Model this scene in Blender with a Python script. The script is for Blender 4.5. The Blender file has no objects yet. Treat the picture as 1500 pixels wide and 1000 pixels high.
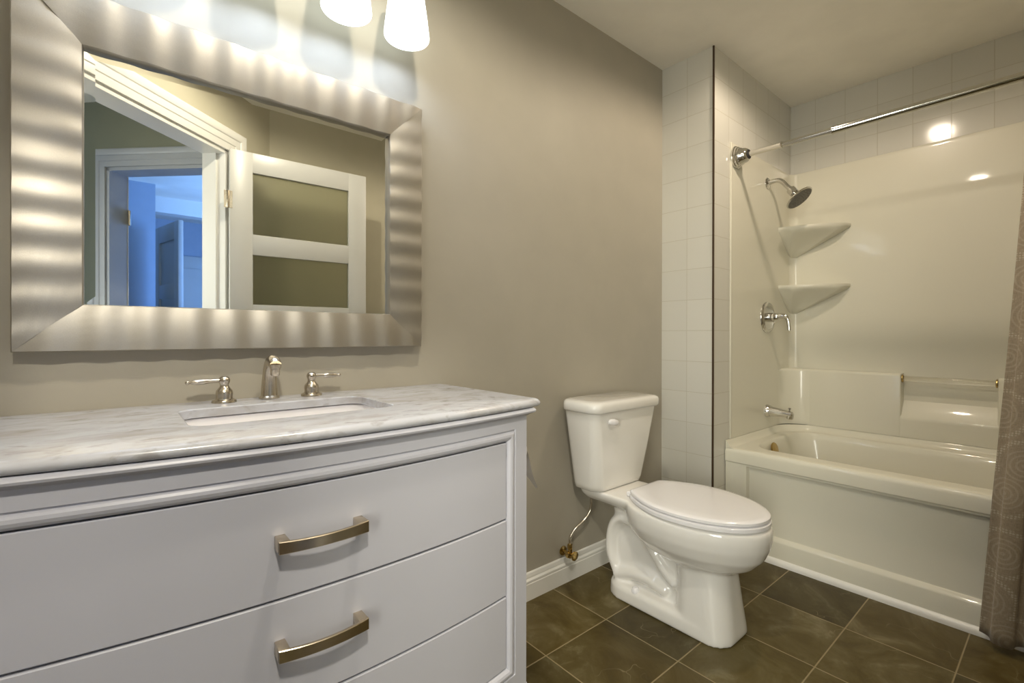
import bpy, bmesh, math, random
from mathutils import Vector, Matrix

sc = bpy.context.scene
COL = sc.collection
random.seed(4)

# ------------------------------------------------------------------ camera
cam_d = bpy.data.cameras.new('camera')
cam = bpy.data.objects.new('camera', cam_d)
COL.objects.link(cam)
YAW, PITCH, ROLL = 0.7256, -0.0026, 0.0016
F_PX, CX, CY = 698.69, 36.97, -7.87
cam_d.sensor_width = 36.0
cam_d.lens = F_PX / 1500.0 * 36.0
cam_d.shift_x = -CX / 1500.0
cam_d.shift_y = CY / 1500.0
cam_d.clip_start = 0.01
fw = Vector((math.sin(YAW) * math.cos(PITCH), math.cos(YAW) * math.cos(PITCH), math.sin(PITCH)))
r0 = Vector((math.cos(YAW), -math.sin(YAW), 0))
u0 = r0.cross(fw)
rt = r0 * math.cos(ROLL) + u0 * math.sin(ROLL)
up = u0 * math.cos(ROLL) - r0 * math.sin(ROLL)
cam.matrix_world = Matrix(((rt.x, up.x, -fw.x, 0.0), (rt.y, up.y, -fw.y, -1.4548),
                           (rt.z, up.z, -fw.z, 1.0593), (0, 0, 0, 1)))
sc.camera = cam

# ------------------------------------------------------------------ colour management, world, big lights
sc.view_settings.view_transform = 'Standard'
sc.view_settings.look = 'None'
sc.view_settings.exposure = 0.31
sc.view_settings.gamma = 1.0
sc.view_settings.use_curve_mapping = False
w = bpy.data.worlds.new('world')
sc.world = w
w.use_nodes = True
w.node_tree.nodes['Background'].inputs[0].default_value = (0.45, 0.62, 1.0, 1)
w.node_tree.nodes['Background'].inputs[1].default_value = 0.3


def area_light(name, loc, target, sx, sy, power, color, spread=180):
    l = bpy.data.lights.new(name, 'AREA')
    l.shape = 'RECTANGLE'
    l.size, l.size_y = sx, sy
    l.energy = power
    l.color = color
    l.spread = math.radians(spread)
    o = bpy.data.objects.new(name, l)
    COL.objects.link(o)
    o.location = loc
    o.rotation_euler = (Vector(target) - Vector(loc)).to_track_quat('-Z', 'Y').to_euler()
    return o


def point_light(name, loc, power, color, radius):
    l = bpy.data.lights.new(name, 'POINT')
    l.energy = power
    l.color = color
    l.shadow_soft_size = radius
    o = bpy.data.objects.new(name, l)
    COL.objects.link(o)
    o.location = loc
    return o


def spot_light(name, loc, power, color, radius, angle, blend):
    l = bpy.data.lights.new(name, 'SPOT')
    l.energy = power
    l.color = color
    l.shadow_soft_size = radius
    l.spot_size = math.radians(angle)
    l.spot_blend = blend
    o = bpy.data.objects.new(name, l)
    COL.objects.link(o)
    o.location = loc
    return o


WARM = (1.0, 0.84, 0.66)
DAY = (0.50, 0.68, 1.0)
H = 2.4615
POT = [(0.53, -0.86), (2.04, -0.85)]
for k, (px, py) in enumerate(POT):
    spot_light('downlight_lamp', (px, py, H - 0.012), (39, 30)[k], ((1.0, 0.90, 0.72), WARM)[k], (0.04, 0.042)[k], 168, 0.35)
# added fill light at an invented hall window, and daylight from the bedroom window
area_light('hall_window_fill', (-1.42, -1.89, 1.35), (0.55, -0.95, 0.95), 0.9, 1.45, 17.5, (1.0, 0.98, 0.85), 95)
hs = spot_light('hall_fill_lamp', (-0.14, -1.96, H - 0.035), 92, (1.0, 0.93, 0.79), 0.07, 78, 0.6)  # added fill aimed through the doorway at the vanity side
hs.rotation_euler = (Vector((-0.08, -0.22, 0.95)) - hs.location).to_track_quat('-Z', 'Y').to_euler()
area_light('bedroom_window_daylight', (1.75, -3.55, 1.5), (0.2, -4.0, 1.3), 1.1, 1.3, 60, (0.17, 0.40, 1.0))

# ------------------------------------------------------------------ materials


def new_mat(name):
    m = bpy.data.materials.new(name)
    m.use_nodes = True
    nt = m.node_tree
    return m, nt, nt.nodes['Principled BSDF']


def N(nt, typ, **kw):
    n = nt.nodes.new(typ)
    for k, v in kw.items():
        setattr(n, k, v)
    return n


def L(nt, a, b):
    nt.links.new(a, b)


def math_node(nt, op, a, b=None, c=None):
    n = N(nt, 'ShaderNodeMath', operation=op)
    for i, v in enumerate((a, b, c)):
        if v is None:
            continue
        if isinstance(v, (int, float)):
            n.inputs[i].default_value = v
        else:
            L(nt, v, n.inputs[i])
    return n.outputs[0]


def ramp(nt, fac, stops):
    n = N(nt, 'ShaderNodeValToRGB')
    els = n.color_ramp.elements
    while len(els) > 1:
        els.remove(els[-1])
    els[0].position, els[0].color = stops[0][0], (*stops[0][1], 1)
    for p, c in stops[1:]:
        e = els.new(p)
        e.color = (*c, 1)
    L(nt, fac, n.inputs[0])
    return n.outputs[0]


def noise(nt, vec, scale, detail=4, rough=0.5, dist=0.0):
    n = N(nt, 'ShaderNodeTexNoise')
    n.inputs['Scale'].default_value = scale
    n.inputs['Detail'].default_value = detail
    n.inputs['Roughness'].default_value = rough
    n.inputs['Distortion'].default_value = dist
    if vec is not None:
        L(nt, vec, n.inputs['Vector'])
    return n.outputs['Fac']


def geo_pos(nt, scale=(1, 1, 1), loc=(0, 0, 0)):
    g = N(nt, 'ShaderNodeNewGeometry')
    mp = N(nt, 'ShaderNodeMapping')
    mp.inputs['Scale'].default_value = scale
    mp.inputs['Location'].default_value = loc
    L(nt, g.outputs['Position'], mp.inputs['Vector'])
    return mp.outputs['Vector']


def bump(nt, bs, height, strength, distance=0.01):
    b = N(nt, 'ShaderNodeBump')
    b.inputs['Strength'].default_value = strength
    b.inputs['Distance'].default_value = distance
    L(nt, height, b.inputs['Height'])
    L(nt, b.outputs[0], bs.inputs['Normal'])


def simple(name, col, rough=0.5, metal=0.0, coat=0.0, var=0.03, vscale=6.0, bump_s=0.0, bump_scale=200, spec=0.5):
    m, nt, bs = new_mat(name)
    v = geo_pos(nt)
    f = noise(nt, v, vscale, 3)
    a = tuple(max(0, c * (1 - var)) for c in col)
    b = tuple(min(1, c * (1 + var)) for c in col)
    L(nt, ramp(nt, f, [(0.3, a), (0.7, b)]), bs.inputs['Base Color'])
    bs.inputs['Roughness'].default_value = rough
    bs.inputs['Metallic'].default_value = metal
    bs.inputs['Coat Weight'].default_value = coat
    bs.inputs['Coat Roughness'].default_value = 0.05
    bs.inputs['Specular IOR Level'].default_value = spec
    if bump_s:
        bump(nt, bs, noise(nt, v, bump_scale, 2), bump_s, 0.002)
    return m


M = {}
M['paint_wall'] = simple('greige_wall_paint', (0.425, 0.395, 0.328), 0.55, bump_s=0.06, bump_scale=320, spec=0.3)
M['paint_wall_lifted'] = simple('lifted_greige_wall_paint', (0.52, 0.485, 0.375), 0.6, bump_s=0.06, bump_scale=320, spec=0.3)  # same paint as the other walls, lightened where less light reaches
M['paint_ceiling'] = simple('ceiling_paint', (0.90, 0.87, 0.79), 0.8, bump_s=0.05, bump_scale=260, spec=0.2)
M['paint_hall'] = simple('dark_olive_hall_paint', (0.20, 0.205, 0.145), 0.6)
M['paint_cool'] = simple('pale_room_paint', (0.42, 0.49, 0.60), 0.7)
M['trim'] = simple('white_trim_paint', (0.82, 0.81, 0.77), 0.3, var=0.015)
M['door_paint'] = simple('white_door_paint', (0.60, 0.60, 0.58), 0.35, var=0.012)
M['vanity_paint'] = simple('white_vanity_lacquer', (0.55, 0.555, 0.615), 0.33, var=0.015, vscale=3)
M['gap_shade'] = simple('painted_gap_shade', (0.03, 0.028, 0.025), 0.8)
M['acrylic'] = simple('gloss_white_acrylic', (0.72, 0.695, 0.585), 0.30, coat=0.38, var=0.012, vscale=2, spec=0.25)
M['porcelain'] = simple('vitreous_china', (0.83, 0.81, 0.77), 0.10, coat=0.8, var=0.01)
M['seat'] = simple('white_seat_plastic', (0.86, 0.845, 0.86), 0.16, coat=0.4, var=0.01)
M['chrome'] = simple('polished_chrome', (0.66, 0.65, 0.62), 0.09, metal=1.0, var=0.02)
M['brass'] = simple('aged_brass', (0.50, 0.36, 0.14), 0.25, metal=1.0, var=0.1, vscale=60)
M['rubber'] = simple('black_rubber', (0.02, 0.02, 0.02), 0.6)
M['edge'] = simple('dark_brown_edge_trim', (0.055, 0.03, 0.014), 0.4)
M['paper'] = simple('white_tissue_paper', (0.80, 0.78, 0.74), 0.9, bump_s=0.2, bump_scale=400)
M['hall_trim_dimmed'] = simple('dimmed_hall_trim_paint', (0.36, 0.375, 0.40), 0.4)  # white trim greyed in its base colour to imitate the dim hall
M['hall_floor'] = simple('hall_floor_boards', (0.20, 0.12, 0.06), 0.4, var=0.2, vscale=12)


def brushed(name, col, rough, scale, strength=0.08):
    m, nt, bs = new_mat(name)
    v = geo_pos(nt, scale)
    f = noise(nt, v, 1.0, 4, 0.6)
    a = tuple(c * 0.90 for c in col)
    L(nt, ramp(nt, f, [(0.25, a), (0.75, col)]), bs.inputs['Base Color'])
    bs.inputs['Metallic'].default_value = 1.0
    rr = N(nt, 'ShaderNodeMapRange')
    rr.inputs['To Min'].default_value = rough * 0.8
    rr.inputs['To Max'].default_value = rough * 1.25
    L(nt, f, rr.inputs['Value'])
    L(nt, rr.outputs[0], bs.inputs['Roughness'])
    bump(nt, bs, f, strength, 0.001)
    return m


M['nickel'] = brushed('brushed_nickel', (0.62, 0.565, 0.475), 0.25, (9, 9, 14), 0.0)
M['pull_metal'] = brushed('brushed_nickel_pull', (0.62, 0.53, 0.40), 0.24, (25, 300, 300), 0.03)
M['frame_metal'] = brushed('brushed_silver_leaf', (0.49, 0.46, 0.405), 0.44, (420, 420, 420), 0.10)


def mirror_mat():
    m, nt, bs = new_mat('silvered_mirror_glass')
    v = geo_pos(nt)
    L(nt, ramp(nt, noise(nt, v, 3), [(0, (0.86, 0.87, 0.84)), (1, (0.88, 0.89, 0.86))]), bs.inputs['Base Color'])
    bs.inputs['Metallic'].default_value = 1.0
    bs.inputs['Roughness'].default_value = 0.012
    return m


M['mirror'] = mirror_mat()


def marble_mat():
    m, nt, bs = new_mat('carrara_marble')
    v = geo_pos(nt, (6, 10, 10))
    f1 = noise(nt, v, 1.3, 8, 0.62, 0.9)
    v2 = geo_pos(nt, (20, 34, 34), (3, 1, 0))
    f2 = noise(nt, v2, 1.0, 6, 0.6, 0.5)
    c1 = ramp(nt, f1, [(0.30, (0.40, 0.38, 0.375)), (0.42, (0.45, 0.445, 0.46)), (0.55, (0.515, 0.525, 0.565))])
    c2 = ramp(nt, f2, [(0.32, (0.66, 0.62, 0.58)), (0.44, (1, 1, 1))])
    mx = N(nt, 'ShaderNodeMix', data_type='RGBA', blend_type='MULTIPLY')
    mx.inputs[0].default_value = 0.8
    L(nt, c1, mx.inputs[6])
    L(nt, c2, mx.inputs[7])
    L(nt, mx.outputs[2], bs.inputs['Base Color'])
    bs.inputs['Roughness'].default_value = 0.22
    return m


M['marble'] = marble_mat()


def grid_line(nt, coord, pitch, origin, half):
    """1 on tiles, 0 in the joint"""
    a = math_node(nt, 'SUBTRACT', coord, origin)
    a = math_node(nt, 'DIVIDE', a, pitch)
    fr = math_node(nt, 'FRACT', a)
    d = math_node(nt, 'MINIMUM', fr, math_node(nt, 'SUBTRACT', 1.0, fr))
    n = N(nt, 'ShaderNodeMapRange')
    n.interpolation_type = 'SMOOTHSTEP'
    n.inputs['From Min'].default_value = half * 0.45 / pitch
    n.inputs['From Max'].default_value = half * 1.3 / pitch
    L(nt, d, n.inputs['Value'])
    return n.outputs[0], math_node(nt, 'FLOOR', a)


def wall_tile_mat(name, axis, u0_, pitch_u=0.1545):
    m, nt, bs = new_mat(name)
    g = N(nt, 'ShaderNodeNewGeometry')
    s = N(nt, 'ShaderNodeSeparateXYZ')
    L(nt, g.outputs['Position'], s.inputs[0])
    lu, iu = grid_line(nt, s.outputs[axis], pitch_u, u0_, 0.0016)
    lv, iv = grid_line(nt, s.outputs[2], 0.1545, H - 0.1438, 0.0016)
    t = math_node(nt, 'MULTIPLY', lu, lv)
    cell = N(nt, 'ShaderNodeCombineXYZ')
    L(nt, iu, cell.inputs[0])
    L(nt, iv, cell.inputs[1])
    wn = N(nt, 'ShaderNodeTexWhiteNoise')
    L(nt, cell.outputs[0], wn.inputs['Vector'])
    tile = ramp(nt, wn.outputs['Value'], [(0, (0.64, 0.625, 0.565)), (1, (0.675, 0.66, 0.60))])
    mx = N(nt, 'ShaderNodeMix', data_type='RGBA')
    L(nt, t, mx.inputs[0])
    mx.inputs[6].default_value = (0.55, 0.52, 0.44, 1)
    L(nt, tile, mx.inputs[7])
    L(nt, mx.outputs[2], bs.inputs['Base Color'])
    bs.inputs['Roughness'].default_value = 0.11
    bump(nt, bs, t, 0.35, 0.0012)
    return m


M['tile_return'] = wall_tile_mat('white_tile_return', 1, -0.147)
M['tile_plumb'] = wall_tile_mat('white_tile_plumbing', 0, 2.174)
M['tile_back'] = wall_tile_mat('white_tile_back', 1, -0.4261)


def floor_mat():
    m, nt, bs = new_mat('olive_slate_floor_tile')
    g = N(nt, 'ShaderNodeNewGeometry')
    s = N(nt, 'ShaderNodeSeparateXYZ')
    L(nt, g.outputs['Position'], s.inputs[0])
    P = 0.3037
    lu, iu = grid_line(nt, s.outputs[0], P, 1.0664, 0.0023)
    lv, iv = grid_line(nt, s.outputs[1], P, -0.2984, 0.0023)
    t = math_node(nt, 'MULTIPLY', lu, lv)
    cell = N(nt, 'ShaderNodeCombineXYZ')
    L(nt, iu, cell.inputs[0])
    L(nt, iv, cell.inputs[1])
    wn = N(nt, 'ShaderNodeTexWhiteNoise')
    L(nt, cell.outputs[0], wn.inputs['Vector'])
    off = N(nt, 'ShaderNodeVectorMath', operation='MULTIPLY_ADD')
    L(nt, wn.outputs['Color'], off.inputs[0])
    off.inputs[1].default_value = (7, 7, 7)
    L(nt, g.outputs['Position'], off.inputs[2])
    f = noise(nt, off.outputs[0], 5.0, 9, 0.66, 0.9)
    base = ramp(nt, f, [(0.30, (0.060, 0.041, 0.009)), (0.44, (0.088, 0.064, 0.016)), (0.56, (0.118, 0.092, 0.033)), (0.70, (0.21, 0.18, 0.095))])
    tone = ramp(nt, wn.outputs['Value'], [(0, (0.62, 0.62, 0.62)), (0.5, (0.95, 0.92, 0.9)), (1, (1.12, 1.15, 1.3))])
    mx0 = N(nt, 'ShaderNodeMix', data_type='RGBA', blend_type='MULTIPLY')
    mx0.inputs[0].default_value = 1.0
    L(nt, base, mx0.inputs[6])
    L(nt, tone, mx0.inputs[7])
    # pale crackle veins and specks
    vo = N(nt, 'ShaderNodeTexVoronoi', feature='DISTANCE_TO_EDGE')
    vo.inputs['Scale'].default_value = 5.5
    dv = N(nt, 'ShaderNodeVectorMath', operation='MULTIPLY_ADD')
    nz = N(nt, 'ShaderNodeTexNoise')
    nz.inputs['Scale'].default_value = 9
    L(nt, off.outputs[0], nz.inputs['Vector'])
    L(nt, nz.outputs['Color'], dv.inputs[0])
    dv.inputs[1].default_value = (0.22, 0.22, 0.22)
    L(nt, off.outputs[0], dv.inputs[2])
    L(nt, dv.outputs[0], vo.inputs['Vector'])
    vein = ramp(nt, vo.outputs['Distance'], [(0.0, (1, 1, 1)), (0.012, (0, 0, 0))])
    msk = ramp(nt, noise(nt, off.outputs[0], 7.0, 2), [(0.54, (0, 0, 0)), (0.66, (1, 1, 1))])
    vm_ = math_node(nt, 'MULTIPLY', vein, msk)
    vm_ = math_node(nt, 'MULTIPLY', vm_, 0.8)
    mxv = N(nt, 'ShaderNodeMix', data_type='RGBA')
    L(nt, vm_, mxv.inputs[0])
    L(nt, mx0.outputs[2], mxv.inputs[6])
    mxv.inputs[7].default_value = (0.22, 0.18, 0.10, 1)
    mx = N(nt, 'ShaderNodeMix', data_type='RGBA')
    L(nt, t, mx.inputs[0])
    mx.inputs[6].default_value = (0.30, 0.24, 0.13, 1)
    L(nt, mxv.outputs[2], mx.inputs[7])
    L(nt, mx.outputs[2], bs.inputs['Base Color'])
    bs.inputs['Roughness'].default_value = 0.42
    bs.inputs['Specular IOR Level'].default_value = 0.3
    hh = math_node(nt, 'ADD', math_node(nt, 'MULTIPLY', f, 0.6), t)
    bump(nt, bs, hh, 0.45, 0.003)
    return m


M['floor'] = floor_mat()


def glass_mat(name, col, rough):
    m, nt, bs = new_mat(name)
    v = geo_pos(nt)
    L(nt, ramp(nt, noise(nt, v, 20), [(0, col), (1, tuple(min(1, c * 1.02) for c in col))]), bs.inputs['Base Color'])
    bs.inputs['Transmission Weight'].default_value = 1.0
    bs.inputs['Roughness'].default_value = rough
    bs.inputs['IOR'].default_value = 1.45
    return m


M['frosted'] = glass_mat('frosted_door_glass', (0.72, 0.74, 0.60), 0.45)
M['clear_bar'] = glass_mat('clear_acrylic', (0.97, 0.96, 0.92), 0.03)


def emit_mat(name, col, strength):
    m, nt, bs = new_mat(name)
    v = geo_pos(nt)
    c = ramp(nt, noise(nt, v, 5), [(0, col), (1, tuple(min(1, x * 1.02) for x in col))])
    L(nt, c, bs.inputs['Emission Color'])
    bs.inputs['Emission Strength'].default_value = strength
    bs.inputs['Base Color'].default_value = (0.9, 0.9, 0.9, 1)
    bs.inputs['Roughness'].default_value = 0.3
    return m


M['shade_glow'] = emit_mat('lit_frosted_shade_glass', (0.88, 1.0, 1.0), 1.5)
M['bulb_glow'] = emit_mat('lit_bulb', (0.85, 0.95, 1.0), 4.0)
M['pot_glow'] = emit_mat('lit_downlight_lens', (1.0, 0.93, 0.82), 22.0)
M['dome_glow'] = emit_mat('lit_dome_glass', (1.0, 0.9, 0.75), 0.8)
M['sky_pane'] = emit_mat('bright_window_sky', (0.6, 0.78, 1.0), 2.0)


def curtain_mat():
    m, nt, bs = new_mat('taupe_ring_pattern_fabric')
    uv = N(nt, 'ShaderNodeUVMap')
    uv.uv_map = 'cloth'
    vo = N(nt, 'ShaderNodeTexVoronoi', voronoi_dimensions='2D')
    vo.inputs['Scale'].default_value = 6.5
    vo.inputs['Randomness'].default_value = 0.55
    L(nt, uv.outputs[0], vo.inputs['Vector'])
    d = vo.outputs['Distance']
    sn = math_node(nt, 'SINE', math_node(nt, 'MULTIPLY', d, 66.0))
    ring = ramp(nt, sn, [(0.15, (0, 0, 0)), (0.8, (1, 1, 1))])
    dots = N(nt, 'ShaderNodeTexVoronoi', voronoi_dimensions='2D')
    dots.inputs['Scale'].default_value = 120
    dots.inputs['Randomness'].default_value = 0.2
    L(nt, uv.outputs[0], dots.inputs['Vector'])
    dt = ramp(nt, dots.outputs['Distance'], [(0.30, (1, 1, 1)), (0.42, (0, 0, 0))])
    band = ramp(nt, d, [(0.44, (0, 0, 0)), (0.47, (1, 1, 1)), (0.53, (1, 1, 1)), (0.56, (0, 0, 0))])
    dd = math_node(nt, 'MULTIPLY', dt, band)
    inner = ramp(nt, d, [(0.34, (1, 1, 1)), (0.42, (0, 0, 0))])
    rr = math_node(nt, 'MULTIPLY', math_node(nt, 'MULTIPLY', ring, inner), 0.40)
    tot = math_node(nt, 'MAXIMUM', rr, dd)
    mp = N(nt, 'ShaderNodeMapping')
    mp.inputs['Scale'].default_value = (900, 70, 1)
    L(nt, uv.outputs[0], mp.inputs['Vector'])
    wv = noise(nt, mp.outputs[0], 1.0, 3, 0.6)
    mp2 = N(nt, 'ShaderNodeMapping')
    mp2.inputs['Scale'].default_value = (60, 800, 1)
    L(nt, uv.outputs[0], mp2.inputs['Vector'])
    wv2 = noise(nt, mp2.outputs[0], 1.0, 3, 0.6)
    weave = math_node(nt, 'MULTIPLY', math_node(nt, 'ADD', wv, wv2), 0.5)
    base = ramp(nt, weave, [(0.35, (0.21, 0.168, 0.118)), (0.65, (0.39, 0.32, 0.23))])
    mx = N(nt, 'ShaderNodeMix', data_type='RGBA')
    L(nt, math_node(nt, 'MULTIPLY', tot, 0.75), mx.inputs[0])
    L(nt, base, mx.inputs[6])
    mx.inputs[7].default_value = (0.50, 0.44, 0.345, 1)
    L(nt, mx.outputs[2], bs.inputs['Base Color'])
    bs.inputs['Roughness'].default_value = 0.65
    bs.inputs['Sheen Weight'].default_value = 0.2
    bump(nt, bs, weave, 0.3, 0.001)
    return m


M['curtain'] = curtain_mat()

# ------------------------------------------------------------------ mesh helpers


def merge(bm, tmp):
    me = bpy.data.meshes.new('tmp')
    tmp.to_mesh(me)
    tmp.free()
    bm.from_mesh(me)
    bpy.data.meshes.remove(me)


def add_box(bm, x0, x1, y0, y1, z0, z1, bev=0.0, seg=2, mtx=None):
    t = bmesh.new()
    bmesh.ops.create_cube(t, size=1.0)
    for v in t.verts:
        v.co = Vector((x0 + (v.co.x + 0.5) * (x1 - x0), y0 + (v.co.y + 0.5) * (y1 - y0), z0 + (v.co.z + 0.5) * (z1 - z0)))
    if bev > 0:
        bmesh.ops.bevel(t, geom=t.edges[:], offset=bev, segments=seg, affect='EDGES', profile=0.5)
    if mtx is not None:
        bmesh.ops.transform(t, matrix=mtx, verts=t.verts)
    bmesh.ops.recalc_face_normals(t, faces=t.faces)
    merge(bm, t)


def add_loft(bm, rings, cap0=True, cap1=True, closed=True, loop=False, flip=False):
    t = bmesh.new()
    vs = [[t.verts.new(p) for p in r] for r in rings]
    n = len(rings[0])
    pairs = list(zip(vs[:-1], vs[1:]))
    if loop:
        pairs.append((vs[-1], vs[0]))
    for a, b in pairs:
        for i in range(n if closed else n - 1):
            j = (i + 1) % n
            try:
                t.faces.new((a[i], a[j], b[j], b[i]))
            except ValueError:
                pass
    if cap0 and not loop:
        t.faces.new(vs[0])
    if cap1 and not loop:
        t.faces.new(list(reversed(vs[-1])))
    if cap0 or cap1 or loop:
        bmesh.ops.recalc_face_normals(t, faces=t.faces)
    if flip:
        bmesh.ops.reverse_faces(t, faces=t.faces)
    merge(bm, t)


def basis(axis):
    a = Vector(axis).normalized()
    h = Vector((0, 0, 1)) if abs(a.z) < 0.9 else Vector((1, 0, 0))
    x = a.cross(h).normalized()
    return a, x, a.cross(x).normalized()


def add_lathe(bm, prof, origin, axis=(0, 0, 1), seg=32, cap0=True, cap1=True):
    a, x, y = basis(axis)
    o = Vector(origin)
    rings = []
    for r, h in prof:
        r = max(r, 0.0002)
        rings.append([o + a * h + (x * math.cos(2 * math.pi * k / seg) + y * math.sin(2 * math.pi * k / seg)) * r for k in range(seg)])
    add_loft(bm, rings, cap0, cap1)


def smooth_path(pts, n=8):
    pts = [Vector(p) for p in pts]
    out = []
    for i in range(len(pts) - 1):
        p0 = pts[max(i - 1, 0)]
        p1, p2 = pts[i], pts[i + 1]
        p3 = pts[min(i + 2, len(pts) - 1)]
        for k in range(n):
            t = k / n
            out.append(0.5 * ((2 * p1) + (p2 - p0) * t + (2 * p0 - 5 * p1 + 4 * p2 - p3) * t * t + (3 * p1 - p0 - 3 * p2 + p3) * t ** 3))
    out.append(pts[-1])
    return out


def add_tube(bm, pts, rad, seg=16, smooth=0, caps=True, loop=False, squash=None):
    """sweep of a circle; rad a number or a list per control point; squash=(vector, factor) widens along a vector"""
    n0 = len(pts)
    if smooth:
        P = smooth_path(pts, smooth)
    else:
        P = [Vector(p) for p in pts]
    if isinstance(rad, (int, float)):
        Rr = [rad] * len(P)
    else:
        Rr = []
        for i in range(len(P)):
            f = i / (len(P) - 1) * (n0 - 1)
            a = min(int(f), n0 - 2)
            Rr.append(rad[a] + (rad[a + 1] - rad[a]) * (f - a))
    rings = []
    prev = None
    for i, p in enumerate(P):
        if loop:
            t = (P[(i + 1) % len(P)] - P[i - 1]).normalized()
        else:
            t = (P[min(i + 1, len(P) - 1)] - P[max(i - 1, 0)]).normalized()
        if prev is None:
            _, x, _ = basis(t)
        else:
            x = (prev - t * prev.dot(t)).normalized()
        prev = x
        y = t.cross(x).normalized()
        ring = []
        for k in range(seg):
            a = 2 * math.pi * k / seg
            d = (x * math.cos(a) + y * math.sin(a)) * Rr[i]
            if squash:
                sv = Vector(squash[0])
                d = d + sv * d.dot(sv) * (squash[1] - 1)
            ring.append(p + d)
        rings.append(ring)
    add_loft(bm, rings, caps, caps, loop=loop)


def rrect(x0, x1, y0, y1, r, z, n=8):
    pts = []
    for cx, cy, a0 in ((x1 - r, y1 - r, 0), (x0 + r, y1 - r, 90), (x0 + r, y0 + r, 180), (x1 - r, y0 + r, 270)):
        for k in range(n + 1):
            a = math.radians(a0 + 90 * k / n)
            pts.append(Vector((cx + r * math.cos(a), cy + r * math.sin(a), z)))
    return pts


def sweep_profile(bm, path, prof, caps=True, close=False):
    """path: list of (x,y) in plan; prof: list of (out, z): out = distance to the right-hand normal side"""
    n = len(path)
    rings = []
    for i in range(n):
        p = Vector((path[i][0], path[i][1], 0))
        a = Vector((*path[i - 1], 0)) if (i > 0 or close) else None
        b = Vector((*path[(i + 1) % n], 0)) if (i < n - 1 or close) else None
        d1 = (p - a).normalized() if a is not None else None
        d2 = (b - p).normalized() if b is not None else None
        d1 = d1 or d2
        d2 = d2 or d1
        n1 = Vector((d1.y, -d1.x, 0))
        n2 = Vector((d2.y, -d2.x, 0))
        m = (n1 + n2).normalized()
        m = m / max(0.3, m.dot(n1))
        rings.append([p + m * o + Vector((0, 0, z)) for o, z in prof])
    add_loft(bm, rings, caps and not close, caps and not close, closed=True, loop=close)


def obj(name, bm, mat, parent=None, angle=38, kind=None, label=None, mods=None):
    """link the bmesh as ONE mesh object; geometry is given in world space"""
    bmesh.ops.remove_doubles(bm, verts=bm.verts, dist=1e-6)
    off = Vector((0, 0, 0))
    q = parent
    while q is not None:
        off += q.location
        q = q.parent
    lo = Vector((min(v.co.x for v in bm.verts), min(v.co.y for v in bm.verts), min(v.co.z for v in bm.verts)))
    hi = Vector((max(v.co.x for v in bm.verts), max(v.co.y for v in bm.verts), max(v.co.z for v in bm.verts)))
    c = (lo + hi) / 2
    c.z = lo.z
    for v in bm.verts:
        v.co -= c
    for f in bm.faces:
        f.smooth = True
    th = math.radians(angle)
    for e in bm.edges:
        if len(e.link_faces) == 2:
            e.smooth = e.calc_face_angle(0) < th
    me = bpy.data.meshes.new(name)
    bm.to_mesh(me)
    bm.free()
    for mm in (mat if isinstance(mat, (list, tuple)) else [mat]):
        me.materials.append(mm)
    o = bpy.data.objects.new(name, me)
    COL.objects.link(o)
    o.parent = parent
    o.location = c - off
    if kind:
        o['kind'] = kind
    if label:
        o['label'] = label
    return o


def tag(o, label, cat, group=None):
    o['label'] = label
    o['category'] = cat
    if group:
        o['group'] = group
    return o


def thing(name, label, cat, loc, group=None):
    o = bpy.data.objects.new(name, None)
    o.empty_display_size = 0.05
    COL.objects.link(o)
    o.location = loc
    return tag(o, label, cat, group)


def struct(name, bm, mat, parent=None, angle=38):
    return obj(name, bm, mat, parent, angle, kind='structure')


def B():
    return bmesh.new()


# ------------------------------------------------------------------ setting: the bathroom shell
XR, W_CH, XB, XL, YF = 2.174, 0.2892, 3.121, -0.30, -1.80
b = B(); add_box(b, XL - 0.1, XR, 0.0, 0.10, 0, H); struct('wall_back', b, M['paint_wall'])
# tiled chase between the toilet and the tub
b = B(); add_box(b, XR, XB, -W_CH, 0.10, 0, H)
o = struct('wall_chase', b, [M['tile_plumb'], M['tile_return']])
for f in o.data.polygons:
    f.material_index = 1 if f.normal.x < -0.5 else 0
b = B(); add_box(b, XB, XB + 0.1, YF - 0.1, 0.10, 0, H); struct('wall_tub', b, M['tile_back'])
b = B(); add_box(b, XL - 0.1, XL, -0.84, 0.0, 0, H); struct('wall_left', b, M['paint_wall'])
b = B(); add_box(b, 0.7017, XB, YF - 0.1, YF, 0, H); struct('wall_front', b, M['paint_wall_lifted'])
b = B(); add_box(b, XL - 0.1, XB + 0.1, YF - 0.1, 0.10, -0.05, 0.0); struct('floor', b, M['floor'])
b = B(); add_box(b, -3.6, XB + 0.1, -6.4, 0.10, H, H + 0.06); struct('ceiling', b, M['paint_ceiling'])
b = B(); add_box(b, XR - 0.004, XR + 0.0035, -W_CH - 0.004, -W_CH + 0.0035, 0, H - 0.001)
struct('trim_1', b, M['edge'])
# grout-white bead on the tile strip in front of the shower panel comes with the panel itself


def baseboard(name, path, mat, h=0.107):
    prof = [(0.0, 0.0), (0.015, 0.0), (0.015, h * 0.60), (0.013, h * 0.635), (0.0145, h * 0.66), (0.0145, h * 0.73), (0.009, h * 0.80),
            (0.0095, h * 0.84), (0.0075, h * 0.90), (0.007, h * 0.96), (0.004, h), (0.0, h)]
    bb = B()
    sweep_profile(bb, path, prof)
    return struct(name, bb, mat, angle=25)


baseboard('baseboard_back', [(XL + 0.03, -0.0), (XR - 0.001, -0.0)], M['trim'])

# diagonal wall with the doorway the room is entered by
E_ = Vector((0.722, -0.692, 0)).normalized()
NN = Vector((-E_.y, E_.x, 0))          # into the bathroom
H0 = Vector((0.42, -1.53, 0))


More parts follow.
